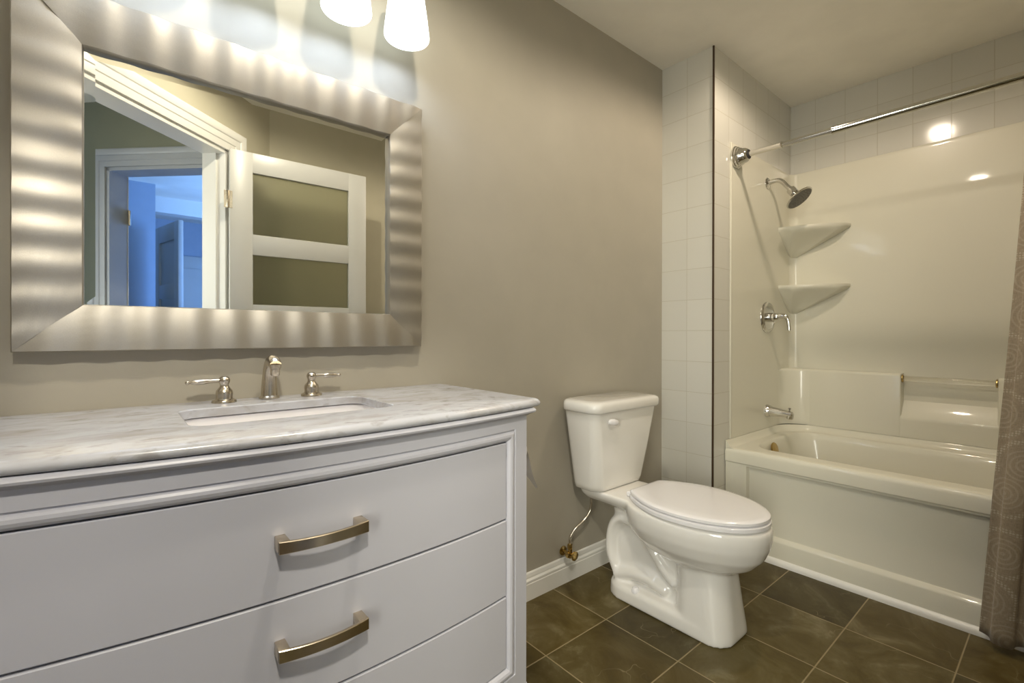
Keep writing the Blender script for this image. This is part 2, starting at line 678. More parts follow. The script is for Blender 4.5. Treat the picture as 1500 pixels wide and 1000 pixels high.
def obox(bm, o, e, n, s0, s1, t0, t1, z0, z1, bev=0.0):
    mt = Matrix(((e.x, n.x, 0, o.x), (e.y, n.y, 0, o.y), (0, 0, 1, 0), (0, 0, 0, 1)))
    add_box(bm, s0, s1, t0, t1, z0, z1, bev, mtx=mt)


S_L = -(H0.x - XL) / E_.x
S_R = 0.392
DOOR_W, DOOR_H = 0.87, 2.035
JR = 0.05            # hinge-side edge of the opening
TH = 0.12
b = B()
obox(b, H0, E_, NN, S_L - 0.06, JR - DOOR_W, -TH, 0, 0, H)
obox(b, H0, E_, NN, JR, S_R + 0.10, -TH, 0, 0, H)
obox(b, H0, E_, NN, JR - DOOR_W, JR, -TH, 0, DOOR_H, H)
struct('wall_diagonal', b, M['paint_wall_lifted'])


def casing(name, o, e, n, s0, s1, z1, wd, depth, mat):
    """door casing on the face (t = 0) round an opening s0..s1, top z1; stepped profile"""
    prof = [(0.0, 0.0), (0.0, depth * 0.55), (0.012, depth * 0.62), (wd * 0.30, depth * 0.62), (wd * 0.34, depth * 0.8), (wd * 0.62, depth * 0.8),
            (wd * 0.66, depth), (wd * 0.80, depth * 1.25), (wd * 0.93, depth * 1.3), (wd, depth * 1.1), (wd, 0.0)]
    bb = B()
    rings = []
    for s, z, ds, dz in ((s0, 0, -1, 0), (s0, z1, -1, 1), (s1, z1, 1, 1), (s1, 0, 1, 0)):
        rings.append([o + e * (s + ds * a) + n * d + Vector((0, 0, z + dz * a)) for a, d in prof])
    add_loft(bb, rings, True, True)
    return struct(name, bb, mat, angle=20)


casing('trim_2', H0, E_, NN, JR - DOOR_W, JR, DOOR_H, 0.11, 0.02, M['trim'])
b = B()
obox(b, H0, E_, NN, JR - 0.025, JR, -TH, 0.0, 0, DOOR_H)
obox(b, H0, E_, NN, JR - DOOR_W, JR + 0.025 - DOOR_W, -TH, 0.0, 0, DOOR_H)
obox(b, H0, E_, NN, JR - DOOR_W, JR, -TH, 0.0, DOOR_H - 0.022, DOOR_H)
obox(b, H0, E_, NN, JR - 0.035, JR - 0.025, -TH, -0.045, 0, DOOR_H - 0.022)
struct('trim_3', b, M['trim'])


def panel_door(name, hinge, d, n, wd, ht, panes, glass, mat, z0=0.012, stile=0.105, th=0.036, hinges=(), handle=True, knob_side=1):
    """leaf from hinge along d; n = face normal side; panes list of (z0, z1)"""
    bb = B()
    obox(bb, hinge, d, n, 0, stile, -th, 0, z0, ht, 0.002)
    obox(bb, hinge, d, n, wd - stile, wd, -th, 0, z0, ht, 0.002)
    zs = [z0] + [v for p_ in panes for v in p_] + [ht]
    for k in range(0, len(zs), 2):
        obox(bb, hinge, d, n, stile - 0.001, wd - stile + 0.001, -th, 0, zs[k], zs[k + 1], 0.002)
    leaf = struct(name, bb, mat)
    for (a, c) in panes:
        bb = B()
        obox(bb, hinge, d, n, stile - 0.004, wd - stile + 0.004, -th * 0.62, -th * 0.38, a - 0.004, c + 0.004)
        obj('pane' if glass is M['frosted'] else 'panel', bb, glass, leaf)
    for hz in hinges:
        bb = B()
        add_lathe(bb, [(0.006, 0), (0.0065, 0.003), (0.0065, 0.087), (0.006, 0.09)], hinge + d * -0.008 + n * 0.003 + Vector((0, 0, hz)), seg=12)
        obox(bb, hinge, d, n, -0.006, 0.012, -0.0002, 0.002, hz, hz + 0.09)
        obox(bb, hinge, d, n, -0.026, -0.008, -0.0002, 0.002, hz, hz + 0.09)
        obj('hinge', bb, M['pull_metal'], leaf)
    if handle:
        bb = B()
        oc = hinge + d * (wd - 0.06) + Vector((0, 0, 0.93))
        for sgn, base in ((1, 0.0), (-1, -th)):
            add_lathe(bb, [(0.026, 0), (0.026, 0.006), (0.010, 0.010), (0.009, 0.034)], oc + n * base, n * sgn, 20)
            add_tube(bb, [oc + n * (base + sgn * 0.034), oc + n * (base + sgn * 0.036) - d * 0.03, oc + n * (base + sgn * 0.034) - d * 0.10], 0.008, 12, 4)
        obj('door_handle', bb, M['nickel'], leaf)
    return leaf


LD = Vector((0.700, 0.024, 0)).normalized()
LN = Vector((-LD.y, LD.x, 0))
dz = [(0.28, 0.61), (0.72, 1.05), (1.155, 1.486), (1.595, 1.925)]
panel_door('door_1', Vector((0.452, -1.502, 0)), LD, LN, 0.712, 2.032, dz, M['frosted'], M['door_paint'], hinges=(1.72, 0.95, 0.2))

# hall and bedroom beyond the doorway (seen in the mirror)
HB0 = Vector((0.141, -2.149, 0))
HD = Vector((-0.69, -0.72, 0)).normalized()     # along the hall, away from the bathroom
HN = Vector((-HD.y, HD.x, 0))
if HN.dot(Vector((-1, 0.5, 0))) < 0:
    HN = -HN                                     # faces the hall
o_s0 = (Vector((-0.035, -2.332, 0)) - HB0).dot(HD)
o_s1 = o_s0 - 0.76
b = B()
obox(b, HB0, HD, HN, o_s0, 2.9, -0.12, 0, 0, H)
obox(b, HB0, HD, HN, -0.60, o_s1, -0.12, 0, 0, H)
obox(b, HB0, HD, HN, o_s1, o_s0, -0.12, 0, DOOR_H, H)
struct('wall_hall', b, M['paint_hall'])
casing('trim_4', HB0, HD, HN, o_s1, o_s0, DOOR_H, 0.10, 0.018, M['hall_trim_dimmed'])
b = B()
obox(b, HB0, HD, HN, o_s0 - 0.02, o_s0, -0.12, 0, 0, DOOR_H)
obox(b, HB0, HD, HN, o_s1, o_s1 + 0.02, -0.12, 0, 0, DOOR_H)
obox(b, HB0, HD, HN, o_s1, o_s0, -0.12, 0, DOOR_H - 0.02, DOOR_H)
struct('trim_5', b, M['hall_trim_dimmed'])
# opposite side and end of the hall
b = B()
obox(b, HB0, HD, HN, -0.5, 0.40, 1.35, 1.45, 0, H)
obox(b, HB0, HD, HN, 1.44, 2.9, 1.35, 1.45, 0, H)
obox(b, HB0, HD, HN, 0.40, 1.44, 1.35, 1.45, 0, 0.58)
obox(b, HB0, HD, HN, 0.40, 1.44, 1.35, 1.45, 2.12, H)
struct('wall_hall_far', b, M['paint_wall'])
b = B(); obox(b, HB0, HD, HN, 2.8, 2.9, 0, 1.40, 0, H)
struct('wall_hall_end', b, M['paint_wall'])
b = B()
for a, c, z0_, z1_ in ((0.40, 0.46, 0.58, 2.12), (1.38, 1.44, 0.58, 2.12), (0.46, 1.38, 0.58, 0.64), (0.46, 1.38, 2.06, 2.12), (0.90, 0.94, 0.64, 2.06)):
    obox(b, HB0, HD, HN, a, c, 1.36, 1.44, z0_, z1_)
wn_ = struct('fill_window_1', b, M['trim'])  # invented window, added to house the hall fill light
b = B(); obox(b, HB0, HD, HN, 0.43, 1.41, 1.425, 1.435, 0.61, 2.09); obj('pane', b, M['sky_pane'], wn_)
b = B(); add_box(b, -3.6, XB, -6.4, YF - 0.1, -0.05, -0.001); add_box(b, -3.6, XL - 0.1, YF - 0.1, 0.1, -0.05, -0.001)
struct('floor_hall', b, M['hall_floor'])
# added gimbal downlight just outside the doorway, shell for the fill spot
hd_ = thing('downlight', 'added fill downlight tilted from the hall ceiling just outside the doorway', 'downlight', (-0.14, -1.96, H - 0.006), 'recessed ceiling downlights')
b = B(); add_lathe(b, [(0.045, 0.004), (0.062, 0.0), (0.082, 0.0), (0.085, 0.003), (0.085, 0.006), (0.045, 0.006)], (-0.14, -1.96, H - 0.0062), seg=40, cap0=False, cap1=False); obj('trim_ring', b, M['trim'], hd_)
# hall ceiling globe, an added weak fill light
b = B()
add_lathe(b, [(0.002, 0.0), (0.07, 0.012), (0.12, 0.045), (0.14, 0.075), (0.145, 0.088)], (-0.55, -2.30, H - 0.115), seg=36, cap0=False, cap1=False)
hg = thing('hall_fill_globe', 'added frosted dome fill light in the hall behind the doorway', 'lamp', (-0.55, -2.30, H - 0.12))
obj('dome', b, M['dome_glow'], hg)
b = B(); add_lathe(b, [(0.155, 0.0), (0.158, 0.005), (0.158, 0.022), (0.10, 0.024)], (-0.55, -2.30, H - 0.026), seg=36); obj('base_ring', b, M['nickel'], hg)
# bedroom
b = B(); add_box(b, -0.60, 0.289, -4.40, -4.28, 0, H); struct('wall_bedroom_near', b, M['paint_cool'])
b = B(); add_box(b, -1.2, 2.6, -6.05, -5.95, 0, H); struct('wall_bedroom_far', b, M['paint_cool'])
b = B()
add_box(b, 2.2, 2.3, -6.0, -4.45, 0, H)
add_box(b, 2.2, 2.3, -3.15, YF - 0.1, 0, H)
add_box(b, 2.2, 2.3, -4.45, -3.15, 0, 0.8)
add_box(b, 2.2, 2.3, -4.45, -3.15, 2.1, H)
struct('wall_bedroom_window', b, M['paint_cool'])
b = B()
for y0_, y1_, z0_, z1_ in ((-4.45, -4.39, 0.8, 2.1), (-3.21, -3.15, 0.8, 2.1), (-4.39, -3.21, 0.8, 0.86), (-4.39, -3.21, 2.04, 2.1), (-3.82, -3.78, 0.86, 2.04)):
    add_box(b, 2.2, 2.28, y0_, y1_, z0_, z1_)
wn_ = struct('window_2', b, M['trim'])
b = B(); add_box(b, 2.265, 2.275, -4.42, -3.18, 0.83, 2.07); obj('pane', b, M['sky_pane'], wn_)
b = B(); add_box(b, -0.4, 2.2, -4.9, -4.75, H - 0.16, H); struct('trim_6', b, M['trim'])
q0 = HB0 + HD * (o_s0 - 0.03) - HN * 0.125
bd_d = (Vector((0.055, -3.02, 0)) - q0).normalized()
bd_n = Vector((-bd_d.y, bd_d.x, 0))
panel_door('door_2', q0 + bd_n * -0.01, bd_d, bd_n, 0.74, 2.02, [(0.15, 0.75), (0.9, 1.35), (1.5, 1.88)], M['door_paint'], M['door_paint'], hinges=(1.72, 0.95))
p0 = Vector((0.285, -4.20, 0)); p1 = Vector((0.405, -3.62, 0))
dd_ = (p1 - p0).normalized()
panel_door('door_3', p0, dd_, Vector((-dd_.y, dd_.x, 0)), 0.60, 2.03, [(0.15, 0.75), (0.9, 1.35), (1.5, 1.88)], M['door_paint'], M['door_paint'], handle=False)
panel_door('door_4', Vector((0.40, -5.90, 0)), Vector((1, 0, 0)), Vector((0, 1, 0)), 0.76, 2.03, [(0.15, 0.95), (1.1, 1.88)], M['door_paint'], M['door_paint'], handle=False)

# ------------------------------------------------------------------ vanity
VC = 0.30


def bow(x):
    return 0.053 * (1 - ((x - 0.355) / 0.505) ** 2)


def yface(x):
    return -0.492 - bow(x)


van = thing('vanity_cabinet', 'white bow-front vanity cabinet with three wide drawers under the marble top', 'cabinet', (VC, -0.25, 0))
FX0, FX1, FZ0, FZ1, FT = -0.208, 0.808, 0.150, 0.864, 0.072
b = B()
add_box(b, FX0 + 0.002, FX0 + 0.022, -0.478, -0.003, 0.0, 0.862, 0.001)
add_box(b, FX1 - 0.022, FX1 - 0.002, -0.478, -0.003, 0.0, 0.862, 0.001)
add_box(b, FX0 + 0.020, FX1 - 0.020, -0.020, -0.004, 0.10, 0.862)
add_box(b, FX0 + 0.020, FX1 - 0.020, -0.478, -0.018, 0.10, 0.118)
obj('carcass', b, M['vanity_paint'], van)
# near-black sheet painting the shade seen through the drawer gaps
b = B(); add_box(b, FX0 + 0.05, FX1 - 0.05, -0.486, -0.476, 0.19, 0.82); obj('drawer_gap_shade', b, M['gap_shade'], van)
prof = [(0.0, -0.030), (0.0, 0.0), (0.002, 0.002), (0.020, 0.002), (0.0445, 0.002), (0.0465, -0.0015), (0.0485, -0.0015), (0.0505, 0.002), (0.0545, 0.0048), (0.060, 0.0056),
        (0.0655, 0.0035), (0.0695, -0.001), (FT, -0.006), (FT, -0.030)]
NSEG = 28
rings = []
for t, d in prof:
    ring = []
    x0_, x1_, z0_, z1_ = FX0 + t, FX1 - t, FZ0 + t, FZ1 - t
    for k in range(NSEG):
        x = x0_ + (x1_ - x0_) * k / NSEG
        ring.append(Vector((x, yface(x) - d, z1_)))
    for k in range(8):
        ring.append(Vector((x1_, yface(x1_) - d, z1_ + (z0_ - z1_) * k / 8)))
    for k in range(NSEG):
        x = x1_ + (x0_ - x1_) * k / NSEG
        ring.append(Vector((x, yface(x) - d, z0_)))
    for k in range(8):
        ring.append(Vector((x0_, yface(x0_) - d, z0_ + (z1_ - z0_) * k / 8)))
    rings.append(ring)
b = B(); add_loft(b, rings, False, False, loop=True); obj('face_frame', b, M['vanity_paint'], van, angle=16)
# cap moulding under the slab and plinth moulding at the floor
xs = [FX0 + (FX1 - FX0) * k / 30 for k in range(31)]
path = [(FX1, -0.003)] + [(x, yface(x)) for x in reversed(xs)] + [(FX0, -0.003)]
path = list(reversed(path))
cap = [(-0.01, 0.848), (0.001, 0.848), (0.004, 0.851), (0.0095, 0.855), (0.014, 0.8555), (0.018, 0.858), (0.0195, 0.862), (0.018, 0.866), (0.014, 0.8695), (-0.01, 0.8695)]
b = B(); sweep_profile(b, path, cap); obj('cap_molding', b, M['vanity_paint'], van, angle=30)
base = [(-0.01, 0.0), (0.016, 0.0), (0.016, 0.105), (0.014, 0.112), (0.009, 0.116), (0.010, 0.122), (0.008, 0.132), (0.003, 0.142), (0.001, 0.150), (-0.01, 0.150)]
b = B(); sweep_profile(b, path, base); obj('plinth', b, M['vanity_paint'], van, angle=30)

DX0, DX1 = FX0 + FT + 0.003, FX1 - FT - 0.003
DZ = [(0.599, 0.7895), (0.4065, 0.595), (0.2245, 0.4025)]
HZ = [0.700, 0.517, 0.323]
for (z0_, z1_), hz in zip(DZ, HZ):
    rings = []
    bv = 0.002
    outl = [(0.004, z0_ + bv, 0), (0.002, z0_, 0)]
    ns = 28
    for k in range(ns + 1):
        x = DX0 + (DX1 - DX0) * k / ns
        yf = yface(x) + 0.003
        rings.append([Vector((x, yf + 0.018, z0_)), Vector((x, yf + bv, z0_)), Vector((x, yf, z0_ + bv)), Vector((x, yf, z1_ - bv)),
                      Vector((x, yf + bv, z1_)), Vector((x, yf + 0.018, z1_))])
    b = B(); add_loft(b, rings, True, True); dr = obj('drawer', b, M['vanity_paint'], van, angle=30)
    hx, hw = 0.282, 0.0755
    b = B()
    rings = []
    for k in range(21):
        u = -1 + 2 * k / 20
        x = hx + hw * u
        yb = yface(x) - 0.026 - 0.010 * (1 - u * u)
        th_ = 0.006
        hh_ = 0.0095 + 0.0015 * u * u
        rings.append([Vector((x, yb, hz - hh_)), Vector((x, yb - th_ + 0.0012, hz - hh_)), Vector((x, yb - th_, hz - hh_ + 0.0012)), Vector((x, yb - th_, hz + hh_ - 0.0012)),
                      Vector((x, yb - th_ + 0.0012, hz + hh_)), Vector((x, yb, hz + hh_))])
    add_loft(b, rings, True, True)
    for sg in (-1, 1):
        xe = hx + sg * (hw - 0.0085)
        yf = yface(xe) + 0.0031
        add_box(b, xe - 0.0085, xe + 0.0085, yf - 0.0335, yf, hz - 0.0112, hz + 0.0112, 0.0012)
    obj('handle', b, M['pull_metal'], dr, angle=30)

# marble top with the basin cut-out
top = B()
CXL, CXR = -0.255, 0.852
ZT, ZS = 0.891, 0.871


def slab_outline(inset):
    half = 0.5535
    x0_, x1_ = CXL + inset, CXR - inset
    pts = []
    r = 0.012
    pts.append(Vector((x1_, -0.001, 0)))
    for k in range(7):
        a = k / 6 * math.pi / 2
        yc = -0.513 - bow(x1_) + inset + r
        pts.append(Vector((x1_ - r + r * math.cos(a), yc - r * math.sin(a), 0)))
    n = 40
    for k in range(1, n):
        x = (x1_ - r) + ((x0_ + r) - (x1_ - r)) * k / n
        pts.append(Vector((x, -0.513 - bow(x) + inset, 0)))
    for k in range(7):
        a = math.pi / 2 * (1 - k / 6)
        yc = -0.513 - bow(x0_) + inset + r
        pts.append(Vector((x0_ + r - r * math.cos(a), yc - r * math.sin(a), 0)))
    pts.append(Vector((x0_, -0.001, 0)))
    return pts


HX0, HX1, HY0, HY1 = 0.104, 0.503, -0.392, -0.142
edge_prof = [(0.007, ZS), (0.003, ZS + 0.0015), (0.0005, ZS + 0.005), (0.0, ZS + 0.009), (0.001, ZS + 0.0125), (0.004, ZS + 0.0165), (0.008, ZS + 0.019), (0.012, ZT)]
rings = []
for ins, z in edge_prof:
    rings.append([Vector((p.x, p.y, z)) for p in slab_outline(ins)])
t = bmesh.new()
vs = [[t.verts.new(p) for p in r] for r in rings]
n = len(rings[0])
for a, c in zip(vs[:-1], vs[1:]):
    for i in range(n):
        j = (i + 1) % n
        t.faces.new((a[i], a[j], c[j], c[i]))
hr = [(0.002, ZT), (0.0, ZT - 0.002), (0.0, ZS)]
hv = [[t.verts.new(p) for p in rrect(HX0 - a, HX1 + a, HY0 - a, HY1 + a, 0.035 + a, z, 6)] for a, z in hr]
m_ = len(hv[0])
for a, c in zip(hv[:-1], hv[1:]):
    for i in range(m_):
        j = (i + 1) % m_
        t.faces.new((a[j], a[i], c[i], c[j]))
for outer, inner in ((vs[-1], hv[0]), (vs[0], hv[-1])):
    es = []
    for loop_ in (outer, inner):
        for i in range(len(loop_)):
            e = t.edges.get((loop_[i], loop_[(i + 1) % len(loop_)]))
            es.append(e)
    bmesh.ops.triangle_fill(t, use_beauty=True, use_dissolve=False, edges=es)
bmesh.ops.recalc_face_normals(t, faces=t.faces)
merge(top, t)
ct = obj('marble_countertop', top, M['marble'], angle=40)
tag(ct, 'grey-veined white marble vanity top with a rectangular sink cut-out', 'countertop')

sink = thing('sink', 'white rectangular undermount basin set into the marble top', 'sink', (0.3035, -0.267, 0.74))
b = B()
lv = [(0.012, 0.8705, 0.040), (0.006, 0.868, 0.038), (0.004, 0.85, 0.038), (-0.002, 0.79, 0.042), (-0.014, 0.757, 0.05), (-0.045, 0.745, 0.06), (-0.085, 0.742, 0.035)]
rings = [rrect(HX0 - a, HX1 + a, HY0 - a, HY1 + a, r, z, 8) for a, z, r in lv]
add_loft(b, rings, False, True, flip=False)
bmesh.ops.recalc_face_normals(b, faces=b.faces)
o = obj('basin', b, M['seat'], sink, angle=60)
sm = o.modifiers.new('thickness', 'SOLIDIFY'); sm.thickness = 0.006; sm.offset = -1
b = B(); add_lathe(b, [(0.022, 0), (0.022, 0.002), (0.017, 0.004), (0.0165, 0.002), (0.004, 0.003)], (0.3035, -0.25, 0.7425), seg=24)
obj('drain', b, M['nickel'], sink)

# widespread faucet
fau = thing('faucet', 'brushed nickel widespread faucet with a curved spout and two lever handles', 'faucet', (0.308, -0.06, ZT))
b = B()
add_lathe(b, [(0.0245, 0), (0.0245, 0.003), (0.022, 0.006), (0.020, 0.008)], (0.306, -0.046, ZT + 0.0002), seg=28)
add_tube(b, [(0.306, -0.046, ZT + 0.004), (0.306, -0.046, ZT + 0.034), (0.306, -0.050, ZT + 0.066), (0.306, -0.061, ZT + 0.090), (0.306, -0.078, ZT + 0.100), (0.306, -0.098, ZT + 0.098), (0.306, -0.109, ZT + 0.091)],
         [0.0205, 0.0185, 0.0165, 0.0155, 0.0150, 0.0145, 0.0135], 20, 6)
add_lathe(b, [(0.0105, 0), (0.0112, 0.002), (0.0112, 0.011), (0.0130, 0.013), (0.0135, 0.022)], (0.306, -0.1070, ZT + 0.071), (0, -0.12, 1), 20)
sp = obj('spout', b, M['nickel'], fau)
b = B(); add_lathe(b, [(0.009, 0), (0.0105, 0.002), (0.0105, 0.010)], (0.306, -0.1062, ZT + 0.064), (0, -0.12, 1), 18); obj('aerator', b, M['nickel'], sp)
for hx, sg in ((0.204, -1), (0.407, 1)):
    b = B()
    add_lathe(b, [(0.0265, 0), (0.0265, 0.003), (0.025, 0.006), (0.0185, 0.009), (0.0175, 0.014), (0.0185, 0.022), (0.0175, 0.029), (0.012, 0.036), (0.0095, 0.040), (0.0095, 0.045),
                  (0.0115, 0.049), (0.0125, 0.055), (0.0105, 0.061), (0.006, 0.064)], (hx, -0.058, ZT + 0.0002), seg=28)
    hb = obj('handle', b, M['nickel'], fau)
    b = B()
    add_tube(b, [(hx + sg * 0.008, -0.058, ZT + 0.055), (hx + sg * 0.03, -0.058, ZT + 0.0545), (hx + sg * 0.042, -0.058, ZT + 0.054), (hx + sg * 0.056, -0.058, ZT + 0.0535), (hx + sg * 0.066, -0.058, ZT + 0.053),
                 (hx + sg * 0.069, -0.058, ZT + 0.053), (hx + sg * 0.073, -0.058, ZT + 0.053), (hx + sg * 0.076, -0.058, ZT + 0.053), (hx + sg * 0.079, -0.058, ZT + 0.053)],
             [0.0048, 0.0050, 0.0070, 0.0068, 0.0045, 0.0030, 0.0050, 0.0045, 0.0015], 14, 3)
    obj('lever', b, M['nickel'], hb)

# ------------------------------------------------------------------ mirror with wavy metal frame
mir = thing('wall_mirror', 'large rectangular wall mirror in a wavy brushed silver frame above the vanity', 'mirror', (0.298, -0.01, 1.022))
IX0, IX1, IZ0, IZ1 = -0.050, 0.645, 1.124, 1.684
OX0, OX1, OZ0, OZ1 = -0.156, 0.752, 1.022, 1.797
PER_H, PER_V, AMP = 0.082, 0.0725, 0.0022


def rail(bm, horiz, o0, o1, i0, i1, ofix, ifix):
    """one mitred rail; o0..o1 outer extent along the rail, i0..i1 inner extent; ofix/ifix the outer and inner cross coordinate"""
    nL, nW = 110, 6
    rings = []
    cmid = (o0 + o1) / 2
    for k in range(nL + 1):
        f = k / nL
        so, si = o0 + (o1 - o0) * f, i0 + (i1 - i0) * f
        row = []
        so_w, si_w = so, si
        def P(s, c, y):
            return Vector((s, y, c)) if horiz else Vector((c, y, s))
        def depth(s):
            return 0.040 + (AMP if horiz else 0.0017) * math.cos(2 * math.pi * (s - cmid - 0.01) / (PER_H if horiz else PER_V))
        row.append(P(so, ofix, -0.002))
        row.append(P(so, ofix, -depth(so) + 0.003))
        for j in range(nW + 1):
            g = 0.02 + 0.96 * j / nW
            s = so + (si - so) * g
            c = ofix + (ifix - ofix) * g
            row.append(P(s, c, -depth(s) + 0.010 * g * g))
        row.append(P(si, ifix, -depth(si) + 0.013))
        row.append(P(si, ifix, -0.010))
        row.append(P(si, ifix, -0.002))
        rings.append(row)
    add_loft(bm, rings, True, True, closed=True)


b = B()
rail(b, True, OX0, OX1, IX0, IX1, OZ1, IZ1)
rail(b, True, OX0, OX1, IX0, IX1, OZ0, IZ0)
rail(b, False, OZ0, OZ1, IZ0, IZ1, OX0, IX0)
rail(b, False, OZ0, OZ1, IZ0, IZ1, OX1, IX1)
obj('frame', b, M['frame_metal'], mir, angle=35)
b = B()
bw = 0.019
ring0 = [(IX0 - 0.004, IZ0 - 0.004), (IX1 + 0.004, IZ0 - 0.004), (IX1 + 0.004, IZ1 + 0.004), (IX0 - 0.004, IZ1 + 0.004)]
ring1 = [(IX0 + bw, IZ0 + bw), (IX1 - bw, IZ0 + bw), (IX1 - bw, IZ1 - bw), (IX0 + bw, IZ1 - bw)]
rg = [[Vector((x, -0.006, z)) for x, z in ring0], [Vector((x, -0.0125, z)) for x, z in ring0], [Vector((x, -0.0130, z)) for x, z in ring1]]
add_loft(b, rg, True, True)
obj('glass', b, M['mirror'], mir, angle=1)

# ------------------------------------------------------------------ vanity light
LZ = 1.945
vl = thing('vanity_light', 'wall light above the mirror with a row of glowing white glass shades', 'lamp', (0.305, -0.01, LZ))
b = B(); add_box(b, 0.305 - 0.43, 0.305 + 0.43, -0.022, -0.001, 2.165, 2.265, 0.006); obj('backplate', b, M['nickel'], vl)
for k in range(-2, 3):
    lx, ly = 0.300 + 0.178 * k, -0.125
    b = B()
    add_tube(b, [(lx, -0.02, 2.215), (lx, -0.07, 2.225), (lx, -0.11, 2.215), (lx, ly, 2.185), (lx, ly, 2.14)], 0.008, 12, 5)
    add_lathe(b, [(0.008, 0), (0.024, -0.004), (0.026, -0.03), (0.024, -0.034)], (lx, ly, 2.15), seg=20)
    obj('arm', b, M['nickel'], vl)
    b = B()
    add_lathe(b, [(0.060, 0.003), (0.0635, 0.0), (0.066, 0.004), (0.066, 0.010), (0.059, 0.07), (0.049, 0.14), (0.042, 0.172), (0.028, 0.178), (0.027, 0.174),
                  (0.039, 0.168), (0.046, 0.139), (0.0562, 0.07), (0.063, 0.010)], (lx, ly, LZ), seg=36, cap0=False, cap1=False)
    obj('shade', b, M['shade_glow'], vl)
    b = B()
    add_lathe(b, [(0.004, 0), (0.018, 0.008), (0.025, 0.024), (0.022, 0.045), (0.013, 0.065), (0.012, 0.085)], (lx, ly, LZ + 0.055), seg=20)
    obj('bulb', b, M['bulb_glow'], vl)
    point_light('bulb_lamp', (lx, ly, LZ + 0.035), 0.62, (0.60, 0.72, 1.0), 0.02)

# recessed ceiling downlights
for k, (px, py) in enumerate(POT):
    lab = ('recessed ceiling downlight with white trim above the vanity side of the room', 'recessed ceiling downlight with white trim above the toilet and tub')[k]
    dl = thing('downlight', lab, 'downlight', (px, py, H - 0.006), 'recessed ceiling downlights')
    b = B(); add_lathe(b, [(0.0315, 0.004), (0.040, 0.003), (0.062, 0.0), (0.082, 0.0), (0.085, 0.003), (0.085, 0.006), (0.0315, 0.006)], (px, py, H - 0.0062), seg=40, cap0=False, cap1=False); obj('trim_ring', b, M['trim'], dl)
    b = B(); add_lathe(b, [(0.001, 0.0), (0.030, 0.0), (0.030, 0.003)], (px, py, H - 0.0035), seg=36); obj('lens', b, M['pot_glow'], dl)

# ------------------------------------------------------------------ toilet
TX = 1.622
toi = thing('toilet', 'white two-piece toilet with closed lid between the vanity and the tiled wall', 'toilet', (TX, -0.40, 0))


def egg(yc, lf, lb, hw, z, n=40, pw=2.0, pb=2.0):
    """closed outline: front (towards -y) half length lf, back lb, half width hw; pw/pb superellipse powers"""
    pts = []
    for k in range(n):
        a = 2 * math.pi * k / n
        c, s = math.cos(a), math.sin(a)
        p_ = pw if s < 0 else pb
        x = hw * math.copysign(abs(c) ** (2 / p_), c)
        y = (lf if s < 0 else lb) * math.copysign(abs(s) ** (2 / p_), s)
        pts.append(Vector((TX + x, yc + y, z)))
    return pts


b = B()
# bowl
bowl = [(0.222, -0.50, 0.150, 0.10, 0.080, 2.0, 2.2), (0.238, -0.50, 0.190, 0.14, 0.108, 2.0, 2.2), (0.262, -0.50, 0.232, 0.20, 0.138, 2.0, 2.3), (0.298, -0.50, 0.265, 0.235, 0.164, 2.0, 2.4),
        (0.340, -0.50, 0.284, 0.25, 0.180, 2.0, 2.5), (0.376, -0.50, 0.291, 0.255, 0.186, 2.0, 2.5), (0.402, -0.50, 0.290, 0.255, 0.185, 2.0, 2.5), (0.412, -0.50, 0.282, 0.25, 0.178, 2.0, 2.5)]
add_loft(b, [egg(yc, lf, lb, hw, z, 44, pw, pb) for z, yc, lf, lb, hw, pw, pb in bowl])
# rear deck under the tank
dk = [(0.350, 0.075, -0.06, -0.30), (0.366, 0.105, -0.045, -0.33), (0.386, 0.124, -0.035, -0.35), (0.407, 0.130, -0.030, -0.36), (0.413, 0.126, -0.034, -0.36)]
add_loft(b, [[Vector((TX + p_.x, p_.y, z)) for p_ in rrect(-hw, hw, y1_, y0_, 0.035, 0, 6)] for z, hw, y0_, y1_ in dk])
# front pedestal
pd = [(0.0, 0.112, -0.690, -0.47), (0.02, 0.111, -0.689, -0.47), (0.10, 0.104, -0.678, -0.47), (0.18, 0.098, -0.668, -0.47), (0.27, 0.092, -0.660, -0.45)]
add_loft(b, [[Vector((TX + p_.x, p_.y, z)) for p_ in rrect(-hw, hw, y0_, y1_, 0.075, 0, 8)] for z, hw, y0_, y1_ in pd])
# foot plate
ft = [(0.0, 0.1135, -0.685, -0.150), (0.045, 0.1115, -0.683, -0.153), (0.060, 0.101, -0.675, -0.165)]
add_loft(b, [[Vector((TX + p_.x, p_.y, z)) for p_ in rrect(-hw, hw, y0_, y1_, 0.1, 0, 12)] for z, hw, y0_, y1_ in ft])
# web between foot and bowl
wb = [(0.03, 0.058, -0.55, -0.17), (0.18, 0.056, -0.56, -0.16), (0.26, 0.056, -0.56, -0.17), (0.345, 0.070, -0.52, -0.17)]
add_loft(b, [[Vector((TX + p_.x, p_.y, z)) for p_ in rrect(-hw, hw, y0_, y1_, 0.03, 0, 6)] for z, hw, y0_, y1_ in wb])
